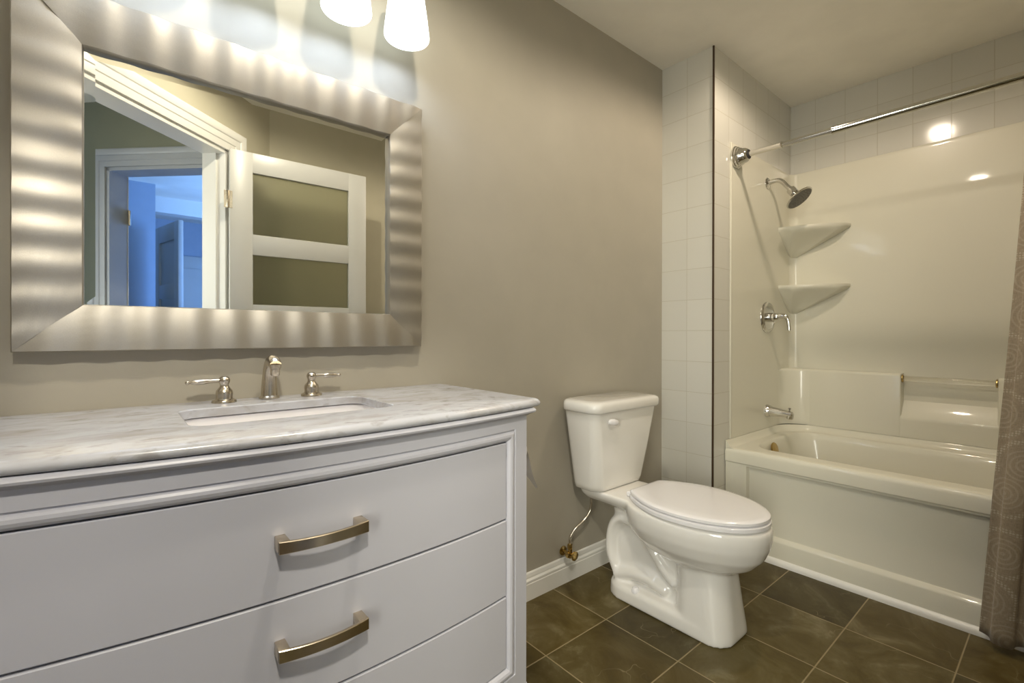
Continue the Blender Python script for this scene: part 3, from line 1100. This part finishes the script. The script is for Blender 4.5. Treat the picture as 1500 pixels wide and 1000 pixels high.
# the trapway, bulging on both sides
loopp = [(-0.200, 0.085), (-0.172, 0.150), (-0.168, 0.215), (-0.185, 0.275), (-0.225, 0.312), (-0.275, 0.305), (-0.330, 0.265), (-0.380, 0.215), (-0.430, 0.165), (-0.480, 0.135)]
add_tube(b, [(TX, y, z) for y, z in loopp], [0.034, 0.036, 0.036, 0.036, 0.036, 0.034, 0.032, 0.032, 0.034, 0.036], 20, 6, squash=((1, 0, 0), 2.5))
hump = [(-0.195, 0.075), (-0.235, 0.088), (-0.275, 0.100), (-0.33, 0.108), (-0.385, 0.105), (-0.44, 0.085)]
add_tube(b, [(TX, y, z) for y, z in hump], [0.046, 0.044, 0.043, 0.044, 0.044, 0.038], 20, 6, squash=((1, 0, 0), 2.0))
o = obj('bowl', b, M['porcelain'], toi, angle=180)
rm = o.modifiers.new('fuse', 'REMESH'); rm.mode = 'VOXEL'; rm.voxel_size = 0.0055; rm.use_smooth_shade = True
s_ = o.modifiers.new('soften', 'SMOOTH'); s_.factor = 0.5; s_.iterations = 13
for sx in (-1, 1):
    b = B(); add_lathe(b, [(0.0155, 0), (0.0155, 0.006), (0.013, 0.016), (0.008, 0.020)], (TX + sx * 0.094, -0.315, 0.052), seg=20); obj('bolt_cap', b, M['seat'], toi)
# tank
tk = [(0.4135, 0.151, -0.160, 0.040), (0.418, 0.158, -0.168, 0.045), (0.438, 0.163, -0.173, 0.045), (0.58, 0.185, -0.190, 0.04), (0.740, 0.210, -0.206, 0.035), (0.746, 0.210, -0.206, 0.035)]


def tank_ring(hw, yf, r, z):
    pts = rrect(TX - hw, TX + hw, yf, -0.022, r, z, 8)
    for p_ in pts:                       # gently bowed front
        if p_.y < -0.10:
            p_.y -= 0.012 * (1 - ((p_.x - TX) / hw) ** 2)
    return pts


b = B(); add_loft(b, [tank_ring(hw, yf, r, z) for z, hw, yf, r in tk]); tank = obj('tank', b, M['porcelain'], toi, angle=50)
ld = [(0.7465, 0.212, -0.209, 0.036), (0.747, 0.221, -0.217, 0.04), (0.754, 0.226, -0.221, 0.04), (0.776, 0.226, -0.221, 0.04), (0.785, 0.222, -0.217, 0.04), (0.791, 0.212, -0.207, 0.04), (0.793, 0.184, -0.185, 0.04)]
b = B(); add_loft(b, [tank_ring(hw, yf, r, z) for z, hw, yf, r in ld]); obj('tank_lid', b, M['porcelain'], toi, angle=60)
b = B()
add_lathe(b, [(0.012, 0), (0.012, 0.008), (0.008, 0.012)], (TX - 0.124, -0.211, 0.708), (0, -1, 0), 18)
add_tube(b, [(TX - 0.148, -0.222, 0.713), (TX - 0.140, -0.225, 0.712), (TX - 0.122, -0.2285, 0.709), (TX - 0.102, -0.229, 0.706), (TX - 0.092, -0.2285, 0.705)], [0.003, 0.0110, 0.0135, 0.0105, 0.003], 18, 5, squash=((0, 1, 0), 0.6))
obj('flush_lever', b, M['seat'], toi)
# seat and lid
SY = -0.515


def seat_ring(z, grow):
    pts = egg(SY, 0.268 + grow, 0.300 + grow, 0.186 + grow, z, 72, 2.0, 2.2)
    out = []
    for p_ in pts:
        y = p_.y
        k = max(0.0, (min(y, -0.284) - (SY + 0.04)) / 0.19)       # narrows towards the hinge
        x = TX + (p_.x - TX) * (1 - 0.25 * min(1, k) ** 1.6)
        out.append(Vector((x, min(y, -0.284 + grow), z)))
    return out


b = B(); add_loft(b, [seat_ring(0.4135, -0.006), seat_ring(0.416, 0.0), seat_ring(0.428, 0.0), seat_ring(0.4315, -0.006)]); obj('seat', b, M['seat'], toi, angle=50)
b = B(); add_loft(b, [seat_ring(0.434, -0.008), seat_ring(0.4362, -0.003), seat_ring(0.4450, -0.003), seat_ring(0.4490, -0.008), seat_ring(0.4510, -0.022), seat_ring(0.4520, -0.06)]); obj('seat_lid', b, M['seat'], toi, angle=50)
for sx in (-1, 1):
    b = B(); add_box(b, TX + sx * 0.070 - 0.016, TX + sx * 0.070 + 0.016, -0.290, -0.262, 0.413, 0.434, 0.006, 3); obj('seat_hinge', b, M['seat'], toi)

# water supply
sv = thing('supply_valve', 'brass shut-off valve on the wall with braided hose to the toilet tank', 'valve', (1.44, -0.03, 0.14))
b = B()
add_lathe(b, [(0.020, 0), (0.020, 0.003), (0.012, 0.006), (0.007, 0.007), (0.007, 0.045)], (1.424, -0.0155, 0.145), (0, -1, 0), 20)
add_tube(b, [(1.424, -0.058, 0.130), (1.424, -0.058, 0.170)], 0.0095, 14)
add_lathe(b, [(0.0115, 0), (0.0115, 0.018), (0.008, 0.02)], (1.424, -0.058, 0.168), (0, 0, 1), 6)
obj('valve_body', b, M['brass'], sv)
b = B()
add_tube(b, [(1.424, -0.058, 0.145), (1.424, -0.082, 0.145)], 0.006, 12)
add_lathe(b, [(0.006, 0), (0.019, 0.002), (0.020, 0.007), (0.012, 0.010)], (1.424, -0.080, 0.145), (0, -1, 0), 8)
add_lathe(b, [(0.006, 0), (0.013, 0.002), (0.013, 0.008), (0.008, 0.011)], (1.415, -0.058, 0.145), (-1, 0, 0), 8)
obj('knob', b, M['brass'], sv)
b = B(); add_tube(b, [(1.424, -0.058, 0.185), (1.424, -0.060, 0.215), (1.448, -0.066, 0.246), (1.496, -0.075, 0.276), (1.523, -0.082, 0.312), (1.526, -0.085, 0.355), (1.526, -0.085, 0.386)], 0.0062, 14, 8)
obj('hose', b, M['nickel'], sv)
b = B(); add_lathe(b, [(0.012, 0), (0.015, 0.003), (0.015, 0.018), (0.010, 0.020), (0.010, 0.0245)], (1.526, -0.085, 0.387), seg=10)
obj('hose_nut', b, M['rubber'], sv)

# toilet roll on the vanity side, only its loose end shows
tp = thing('toilet_paper_roll', 'white toilet paper roll with loose end hanging beside the vanity cabinet', 'toilet paper', (0.87, -0.32, 0.60))
b = B(); add_lathe(b, [(0.020, 0), (0.050, 0), (0.050, 0.095), (0.020, 0.095)], (0.870, -0.278, 0.715), (0, -1, 0), 32, False, False)
obj('roll', b, M['paper'], tp)
b = B()
add_box(b, 0.8082, 0.8175, -0.290, -0.245, 0.695, 0.735, 0.002)
add_tube(b, [(0.812, -0.265, 0.715), (0.870, -0.265, 0.715), (0.870, -0.380, 0.715)], 0.005, 10)
obj('holder', b, M['chrome'], tp)
rings = []
for k in range(11):
    f = k / 10
    xx = 0.9205 + 0.038 * f ** 1.2 + 0.002 * math.sin(7 * f)
    zc = 0.716 - 0.118 * f
    y0_ = -0.372 - 0.004 * f
    y1_ = -0.282 - 0.088 * f
    rings.append([Vector((xx, y0_, zc)), Vector((xx + 0.002, (y0_ + y1_) / 2, zc)), Vector((xx, y1_ + 0.0006, zc - 0.006 * f)), Vector((xx - 0.0009, (y0_ + y1_) / 2, zc))])
b = B(); add_loft(b, rings, True, True); obj('loose_sheet', b, M['paper'], tp)

# ------------------------------------------------------------------ bathtub
AX = 2.291           # front of the rim
TYA, TYB = -0.293, -1.797
TXB = 3.1205
RIM = 0.500
tub = thing('bathtub', 'white alcove bathtub with recessed front apron behind the shower curtain', 'bathtub', (2.70, -1.05, 0))
b = B()
t = bmesh.new()


def outer_ring(dx, z):
    x0_ = AX + dx
    pts = []
    n = 24
    for k in range(n):
        pts.append(Vector((x0_, TYB + (TYA - TYB) * k / n, z)))
    for k in range(n):
        pts.append(Vector((x0_ + (TXB - x0_) * k / n, TYA, z)))
    for k in range(n):
        pts.append(Vector((TXB, TYA + (TYB - TYA) * k / n, z)))
    for k in range(n):
        pts.append(Vector((TXB + (x0_ - TXB) * k / n, TYB, z)))
    return pts


orings = [outer_ring(dx, z) for dx, z in ((0.004, 0.428), (0.0, 0.434), (0.0, 0.478), (0.003, 0.489), (0.009, 0.4965), (0.018, RIM), (0.030, RIM))]
vs = [[t.verts.new(p) for p in r] for r in orings]
n = len(vs[0])
for a, c in zip(vs[:-1], vs[1:]):
    for i in range(n):
        j = (i + 1) % n
        t.faces.new((a[i], a[j], c[j], c[i]))
BI = (2.385, 3.018, -1.700, -0.366)
basin = [(0.012, RIM, 0.14), (0.0, RIM, 0.13), (-0.008, 0.497, 0.125), (-0.015, 0.488, 0.12), (-0.022, 0.46, 0.12), (-0.040, 0.34, 0.13), (-0.062, 0.20, 0.14), (-0.085, 0.145, 0.14), (-0.13, 0.125, 0.12), (-0.20, 0.122, 0.08)]
iv_ = []
for a, z, r in basin:
    # backrest end (far end) slopes more
    sl = (RIM - z) * 0.55
    iv_.append([t.verts.new(p) for p in rrect(BI[0] - a, BI[1] + a, BI[2] - a + sl, BI[3] + a, r, z, 8)])
m_ = len(iv_[0])
for a, c in zip(iv_[:-1], iv_[1:]):
    for i in range(m_):
        j = (i + 1) % m_
        t.faces.new((a[j], a[i], c[i], c[j]))
t.faces.new(list(iv_[-1]))
es = []
for loop_ in (vs[-1], iv_[0]):
    for i in range(len(loop_)):
        es.append(t.edges.get((loop_[i], loop_[(i + 1) % len(loop_)])))
bmesh.ops.triangle_fill(t, use_beauty=True, use_dissolve=False, edges=es)
bmesh.ops.recalc_face_normals(t, faces=t.faces)
merge(b, t)
# raised lip along the three walls, coved into the deck
RC = 0.19
lip_path = [(AX + 0.022, TYA - 0.001)]
LBX = 3.052
cxl, cyl = LBX - RC, TYA - 0.001 - RC
lip_path = [(AX + 0.004, TYA - 0.0)]
for k in range(15):
    a = math.radians(90 - 90 * k / 14)
    lip_path.append((cxl + RC * math.cos(a), cyl + RC * math.sin(a) + 0.001))
lip_path.append((LBX, TYB + 0.001))
lip = [(0.0, RIM - 0.004), (0.034, RIM - 0.0015), (0.028, RIM + 0.001), (0.019, RIM + 0.007), (0.012, RIM + 0.018), (0.008, RIM + 0.028), (0.004, RIM + 0.033), (0.0, RIM + 0.0335)]
sweep_profile(b, lip_path, lip)
body = obj('tub_body', b, M['acrylic'], tub, angle=30)
# apron: stile and frame flush with the rim, recessed panel, ledge at the foot
b = B()
sec = [(AX + 0.004, 0.436), (AX + 0.004, 0.424), (AX + 0.006, 0.421), (AX + 0.022, 0.4185), (AX + 0.024, 0.415), (AX + 0.024, 0.125), (AX + 0.022, 0.118), (AX + 0.005, 0.104), (AX + 0.002, 0.098), (AX + 0.002, 0.0)]
ya, yb_ = TYA - 0.105, TYB + 0.105
flat = [(AX + 0.0035, z) for _, z in sec]
rows = []
for y, use in ((TYA, 0), (ya, 0), (ya - 0.006, 1), (yb_ + 0.006, 1), (yb_, 0), (TYB, 0)):
    rows.append([Vector((x, y, z)) for x, z in (sec if use else [((AX + 0.004) if k < 8 else sec[k][0], sec[k][1]) for k in range(len(sec))])] + [Vector((AX + 0.05, y, 0.0)), Vector((AX + 0.05, y, 0.436))])
add_loft(b, rows, True, True, closed=True)
obj('apron', b, M['acrylic'], tub, angle=25)
b = B()
add_lathe(b, [(0.036, 0), (0.038, 0.004), (0.034, 0.009), (0.012, 0.011), (0.004, 0.0115)], (2.625, BI[3] - 0.0285, 0.452), (0, -1, 0.22), 32)
obj('overflow_plate', b, M['brass'], tub)
b = B(); add_lathe(b, [(0.030, 0), (0.030, 0.003), (0.022, 0.004), (0.010, 0.007)], (2.70, -0.60, 0.1235), seg=28); obj('drain', b, M['chrome'], tub)
# quarter-round at the foot of the apron
b = B(); sweep_profile(b, [(AX + 0.002, TYB), (AX + 0.002, TYA)][::-1], [(0, 0), (0.016, 0), (0.016, 0.010), (0.013, 0.019), (0.007, 0.025), (0, 0.027)])
struct('trim_7', b, M['trim'], angle=60)

# ------------------------------------------------------------------ shower surround
sur = thing('shower_surround', 'glossy white moulded tub surround with corner shelves and a recessed bar niche', 'shower wall', (3.0, -1.0, 0.535))
SZ0, SZ1 = 0.5345, 2.04
SX = 3.108
SY_ = -W_CH - 0.007
RCs = 0.045
inner = [(2.346, SY_)]
for k in range(11):
    a = math.radians(90 - 90 * k / 10)
    inner.append((SX - RCs + RCs * math.cos(a), SY_ - RCs + RCs * math.sin(a)))
for k in range(11):
    a = math.radians(0 - 90 * k / 10)
    inner.append((SX - RCs + RCs * math.cos(a), YF + 0.008 + RCs + RCs * math.sin(a)))
inner.append((2.346, YF + 0.008))
pr = [(-0.0065, SZ0), (0.0, SZ0), (0.0, SZ0 + 0.02), (0.0, SZ1 - 0.02), (0.0, SZ1 - 0.008), (-0.002, SZ1 - 0.002), (-0.0065, SZ1)]
b = B(); sweep_profile(b, inner, pr)
obj('wall_panel', b, M['acrylic'], sur, angle=30)
b = B(); add_box(b, 2.338, 2.352, SY_ - 0.002, -W_CH - 0.0003, SZ0, SZ1, 0.002); obj('edge_flange', b, M['acrylic'], sur)


ARC = []
for k in range(17):
    a = math.radians(90 - 90 * k / 16)
    ARC.append((SX - RCs + RCs * math.cos(a), SY_ - RCs + RCs * math.sin(a)))


def corner_shelf(zt):
    """moulded shelf in the rounded corner: lipped top edge, underside scooped back into the wall"""
    bb = B()
    backp = [(SX - 0.185, SY_)] + ARC + [(SX, SY_ - 0.25), (SX, SY_ - 0.315)]
    n = len(backp)
    frontp = []
    for k in range(n):
        u = k / (n - 1)
        a = u * math.pi / 2
        frontp.append((SX - 0.187 * math.cos(a) ** 1.12, SY_ - 0.318 * math.sin(a) ** 1.12))

    def even(poly, m=36):
        P = [Vector((*q, 0)) for q in poly]
        d = [0]
        for i in range(1, len(P)):
            d.append(d[-1] + (P[i] - P[i - 1]).length)
        out = []
        for k in range(m):
            t = d[-1] * k / (m - 1)
            i = max(j for j in range(len(d) - 1) if d[j] <= t + 1e-9)
            q = P[i].lerp(P[i + 1], min(1, (t - d[i]) / max(1e-9, d[i + 1] - d[i])))
            out.append((q.x, q.y))
        return out
    backp, frontp = even(backp), even(frontp)
    n = len(backp)

    def at(poly, u):
        x = u * (len(poly) - 1)
        i = min(int(x), len(poly) - 2)
        q = x - i
        return poly[i][0] + (poly[i + 1][0] - poly[i][0]) * q, poly[i][1] + (poly[i + 1][1] - poly[i][1]) * q

    def ring(f, z):
        g = 1.0 if f > 0.99 else max(0.03, f) ** 0.75      # the shelf shrinks towards the corner as it goes down
        uc = 0.37
        pts, bk = [], []
        for k in range(n):
            u = uc + (k / (n - 1) - uc) * g
            bx, by = at(backp, u)
            fx, fy = at(frontp, u)
            edge = min(1.0, 6 * min(k, n - 1 - k) / (n - 1))
            pts.append(Vector((bx + (fx - bx) * f * (1 if g > 0.99 else edge ** 0.5), by + (fy - by) * f * (1 if g > 0.99 else edge ** 0.5), z)))
            bk.append(Vector((bx + 0.003, by + 0.003, z)))
        return pts + bk[::-1]
    rr_ = [ring(0.993, zt), ring(0.996, zt - 0.002), ring(1.0, zt - 0.007), ring(1.0, zt - 0.014), ring(0.955, zt - 0.026), ring(0.82, zt - 0.042), ring(0.62, zt - 0.066), ring(0.40, zt - 0.095), ring(0.20, zt - 0.125), ring(0.02, zt - 0.16)]
    add_loft(bb, rr_)
    return obj('corner_shelf', bb, M['acrylic'], sur, angle=60)


corner_shelf(1.690)
corner_shelf(1.350)
# thick lower part with the niche
LX = 3.046
b = B()
def block(y0_, y1_, z1_, bm):
    r = 0.016
    prof = [(LX, SZ0), (LX, z1_ - r)] + [(LX + r - r * math.cos(a * math.pi / 12), z1_ - r + r * math.sin(a * math.pi / 12)) for a in range(1, 7)] + [(SX + 0.002, z1_), (SX + 0.002, SZ0)]
    rows = []
    for dy, dx in ((0.0, 0.010), (0.003, 0.003), (0.010, 0.0)):
        rows.append([Vector((min(x + (dx if x < SX - 0.02 else 0), SX + 0.002), y1_ - dy, z)) for x, z in prof])
    for dy, dx in ((0.010, 0.0), (0.003, 0.003), (0.0, 0.010)):
        rows.append([Vector((min(x + (dx if x < SX - 0.02 else 0), SX + 0.002), y0_ + dy, z)) for x, z in prof])
    add_loft(bm, rows)
block(-0.858, SY_ - 0.10, 0.862, b)
# the ledge sweeps round the corner into the plumbing wall
rows = []
r_l = 0.13
for k in range(15):
    a = math.radians(90 * k / 14)
    cx_, cy_ = LX - r_l, SY_ - r_l
    px_, py_ = cx_ + r_l * math.sin(a), cy_ + r_l * math.cos(a) + 0.0005
    nx_, ny_ = math.sin(a), math.cos(a)
    rows.append([Vector((px_ + nx_ * d, py_ + ny_ * d, z)) for d, z in ((0, SZ0), (0, 0.846), (0.0012, 0.852), (0.0048, 0.8575), (0.010, 0.8608), (0.016, 0.862))]
                + [Vector((SX + 0.002 if a > 0.6 else px_ + 0.02, SY_ + 0.003, 0.862)), Vector((SX + 0.002 if a > 0.6 else px_ + 0.02, SY_ + 0.003, SZ0))])
add_loft(b, rows)
block(YF + 0.009, -1.219, 0.862, b)
# below the niche, with the sloping sill
rows = []
for y in (-1.222, -0.855):
    rows.append([Vector((LX, y, SZ0)), Vector((LX, y, 0.622)), Vector((LX + 0.001, y, 0.632)), Vector((LX + 0.005, y, 0.642)), Vector((SX - 0.008, y, 0.708)), Vector((SX + 0.002, y, 0.722)), Vector((SX + 0.002, y, SZ0))])
add_loft(b, rows)
obj('lower_ledge', b, M['acrylic'], sur, angle=35)
b = B(); add_tube(b, [(LX + 0.022, -0.862, 0.836), (LX + 0.022, -1.215, 0.836)], 0.0145, 20); bar = obj('grab_bar', b, M['clear_bar'], sur)
for y, s in ((-0.8585, -1), (-1.2185, 1)):
    b = B(); add_lathe(b, [(0.020, 0), (0.020, 0.005), (0.016, 0.007)], (LX + 0.022, y, 0.836), (0, s, 0), 20); obj('end_cap', b, M['brass'], bar)

# ------------------------------------------------------------------ shower fittings
PXC = 2.768
WY = SY_ - 0.0003
sh = thing('overhead_shower', 'chrome shower head on a short bent arm high on the shower wall', 'shower head', (PXC, -0.38, 1.80))
b = B()
add_lathe(b, [(0.032, 0), (0.032, 0.003), (0.026, 0.008), (0.013, 0.011)], (PXC, WY, 1.918), (0, -1, 0), 28)
obj('flange', b, M['chrome'], sh)
b = B()
add_tube(b, [(PXC, WY - 0.004, 1.918), (PXC, WY - 0.045, 1.924), (PXC, WY - 0.075, 1.913), (PXC, WY - 0.100, 1.885), (PXC, WY - 0.117, 1.864)], 0.0128, 16, 6)
obj('arm', b, M['chrome'], sh)
hd = Vector((0, -0.62, -0.78)).normalized()
j0 = Vector((PXC, WY - 0.113, 1.870))
b = B()
add_lathe(b, [(0.012, 0.0), (0.014, 0.004), (0.014, 0.012), (0.022, 0.016), (0.0235, 0.020), (0.0235, 0.050), (0.021, 0.052), (0.024, 0.056), (0.030, 0.064), (0.050, 0.076), (0.068, 0.083), (0.0735, 0.087), (0.0745, 0.091), (0.072, 0.094)], j0, hd, 36)
head = obj('spray_head', b, M['chrome'], sh)
b = B()
add_lathe(b, [(0.068, 0.0), (0.066, 0.0015), (0.001, 0.0018)], j0 + hd * 0.0941, hd, 32)
a_, x_, y_ = basis(hd)
for rr_, cnt in ((0.058, 22), (0.044, 16), (0.030, 11), (0.015, 6)):
    for k in range(cnt):
        an = 2 * math.pi * k / cnt
        add_lathe(b, [(0.0028, 0), (0.0022, 0.0025), (0.001, 0.003)], j0 + hd * 0.0957 + (x_ * math.cos(an) + y_ * math.sin(an)) * rr_, hd, 6)
obj('nozzle_plate', b, simple('grey_nozzle_rubber', (0.16, 0.15, 0.13), 0.45), head)

va = thing('shower_valve', 'round chrome shower valve with a hooked lever below the shower head', 'faucet', (PXC, -0.33, 1.07))
b = B()
add_lathe(b, [(0.089, 0), (0.089, 0.003), (0.084, 0.010), (0.070, 0.0145), (0.068, 0.0125), (0.030, 0.015)], (PXC, WY, 1.160), (0, -1, 0), 44)
obj('escutcheon', b, M['chrome'], va)
b = B()
add_lathe(b, [(0.026, 0), (0.026, 0.030), (0.022, 0.034), (0.020, 0.046), (0.017, 0.05)], (PXC, WY - 0.014, 1.160), (0, -1, 0), 28)
add_tube(b, [(PXC, WY - 0.055, 1.161), (PXC, WY - 0.080, 1.166), (PXC, WY - 0.102, 1.160), (PXC, WY - 0.114, 1.138), (PXC, WY - 0.118, 1.105), (PXC, WY - 0.119, 1.085)], [0.017, 0.0155, 0.0125, 0.0105, 0.0095, 0.0090], 18, 6)
obj('lever', b, M['chrome'], va)

ts = thing('tub_spout', 'short tapered chrome tub spout on the shower wall over the bathtub', 'faucet', (PXC, -0.36, 0.60))
b = B()
add_lathe(b, [(0.036, 0), (0.036, 0.005), (0.033, 0.012), (0.030, 0.020)], (PXC, WY, 0.632), (0, -1, 0), 28)
rings = []
for k in range(11):
    f = k / 10
    y = WY - 0.010 - 0.125 * f
    hh_ = 0.029 * (1 - f) + 0.016 * f
    ww = 0.029 * (1 - f) + 0.019 * f
    zc = 0.632 - 0.006 * f
    rings.append([Vector((PXC + ww * math.cos(2 * math.pi * q / 24), y, zc + hh_ * math.sin(2 * math.pi * q / 24))) for q in range(24)])
add_loft(b, rings)
add_lathe(b, [(0.0175, 0), (0.019, 0.004), (0.018, 0.030), (0.012, 0.036)], (PXC, WY - 0.123, 0.602), (0, -0.1, 1), 22)
obj('spout_body', b, M['chrome'], ts)
b = B(); add_lathe(b, [(0.004, 0), (0.004, 0.012), (0.0075, 0.014), (0.0075, 0.019), (0.004, 0.021)], (PXC, WY - 0.122, 0.641), seg=14); obj('diverter', b, M['chrome'], ts)

# ------------------------------------------------------------------ rod and curtain
RX, RZ = 2.387, 1.969
rod = thing('shower_rod', 'straight chrome shower curtain rod across the front of the tub', 'curtain rod', (RX, -1.05, RZ))
b = B()
add_tube(b, [(RX, -0.345, RZ), (RX, -0.515, RZ), (RX, -0.518, RZ), (RX, -0.524, RZ), (RX, -0.527, RZ), (RX, -0.80, RZ)], [0.0132, 0.0132, 0.0155, 0.0155, 0.0125, 0.0125], 20)
obj('rod', b, M['chrome'], rod)
b = B()
add_tube(b, [(RX, -0.735, RZ), (RX, -0.741, RZ), (RX, -0.743, RZ), (RX, -1.745, RZ)], [0.0178, 0.0178, 0.0165, 0.0165], 20)
obj('sleeve', b, M['chrome'], rod)
for y, s in ((WY - 0.0024, -1), (YF + 0.0085, 1)):
    b = B()
    add_lathe(b, [(0.056, 0), (0.056, 0.006), (0.051, 0.010), (0.050, 0.017), (0.044, 0.022), (0.043, 0.030), (0.038, 0.036), (0.036, 0.050), (0.030, 0.060), (0.024, 0.0645)], (RX, y, RZ), (0, s, 0), 32)
    fl = obj('flange', b, M['chrome'], rod)
    b = B(); add_lathe(b, [(0.023, 0), (0.023, 0.003), (0.0126, 0.004)], (RX, y + s * 0.0647, RZ), (0, s, 0), 24); obj('socket', b, M['rubber'], fl)

cur = thing('shower_curtain', 'taupe ring-patterned fabric shower curtain gathered at the right of the tub', 'curtain', (2.33, -1.5, 0.03))
b = B()
uvl = b.loops.layers.uv.new('cloth')
NS, NZ = 150, 60
ZTOP, ZBOT = 1.935, 0.040
verts = []
arc = []
for i in range(NZ + 1):
    f = i / NZ
    z = ZTOP + (ZBOT - ZTOP) * f
    # hangs from the rod, pushed out over the rim
    if z > 0.52:
        xc = 2.232 + (RX - 2.232) * ((z - 0.52) / (ZTOP - 0.52)) ** 0.85
    else:
        xc = 2.232 - 0.006 * (0.52 - z)
    y0_ = -1.350 + 0.112 * f ** 1.15
    y1_ = -1.775
    row = []
    amp = 0.016 + 0.018 * f
    s_acc = 0
    ar = []
    pv = None
    for k in range(NS + 1):
        u = k / NS
        ph = u * 2 * math.pi * 4.6
        y = y0_ + (y1_ - y0_) * u - 0.008 * math.sin(2 * ph)
        x = xc - amp * (0.5 - 0.5 * math.cos(ph)) * (0.8 + 0.2 * math.sin(3.1 * u + 2 * f)) - 0.004 * math.sin(9 * u + 5 * f)
        p_ = Vector((x, y, z - (0.012 * math.sin(ph * 0.5) if i == NZ else 0)))
        if pv is not None:
            s_acc += (Vector((p_.x, p_.y, 0)) - Vector((pv.x, pv.y, 0))).length
        pv = p_
        ar.append(s_acc)
        row.append(b.verts.new(p_))
    verts.append(row)
    arc.append(ar)
for i in range(NZ):
    for k in range(NS):
        fc = b.faces.new((verts[i][k], verts[i + 1][k], verts[i + 1][k + 1], verts[i][k + 1]))
        for lp, (a, c) in zip(fc.loops, ((i, k), (i + 1, k), (i + 1, k + 1), (i, k + 1))):
            lp[uvl].uv = (arc[NZ // 2][c], ZTOP + (ZBOT - ZTOP) * a / NZ)
cl = obj('cloth', b, M['curtain'], cur, angle=180)
sm = cl.modifiers.new('thickness', 'SOLIDIFY'); sm.thickness = 0.0016
for k in range(6):
    yk = -1.36 - 0.078 * k
    b = B()
    pts = [(RX + 0.021 * math.cos(2 * math.pi * q / 20), yk, RZ - 0.012 + 0.028 * math.sin(2 * math.pi * q / 20)) for q in range(20)]
    add_tube(b, pts, 0.0018, 8, loop=True)
    obj('curtain_ring', b, M['chrome'], cur)
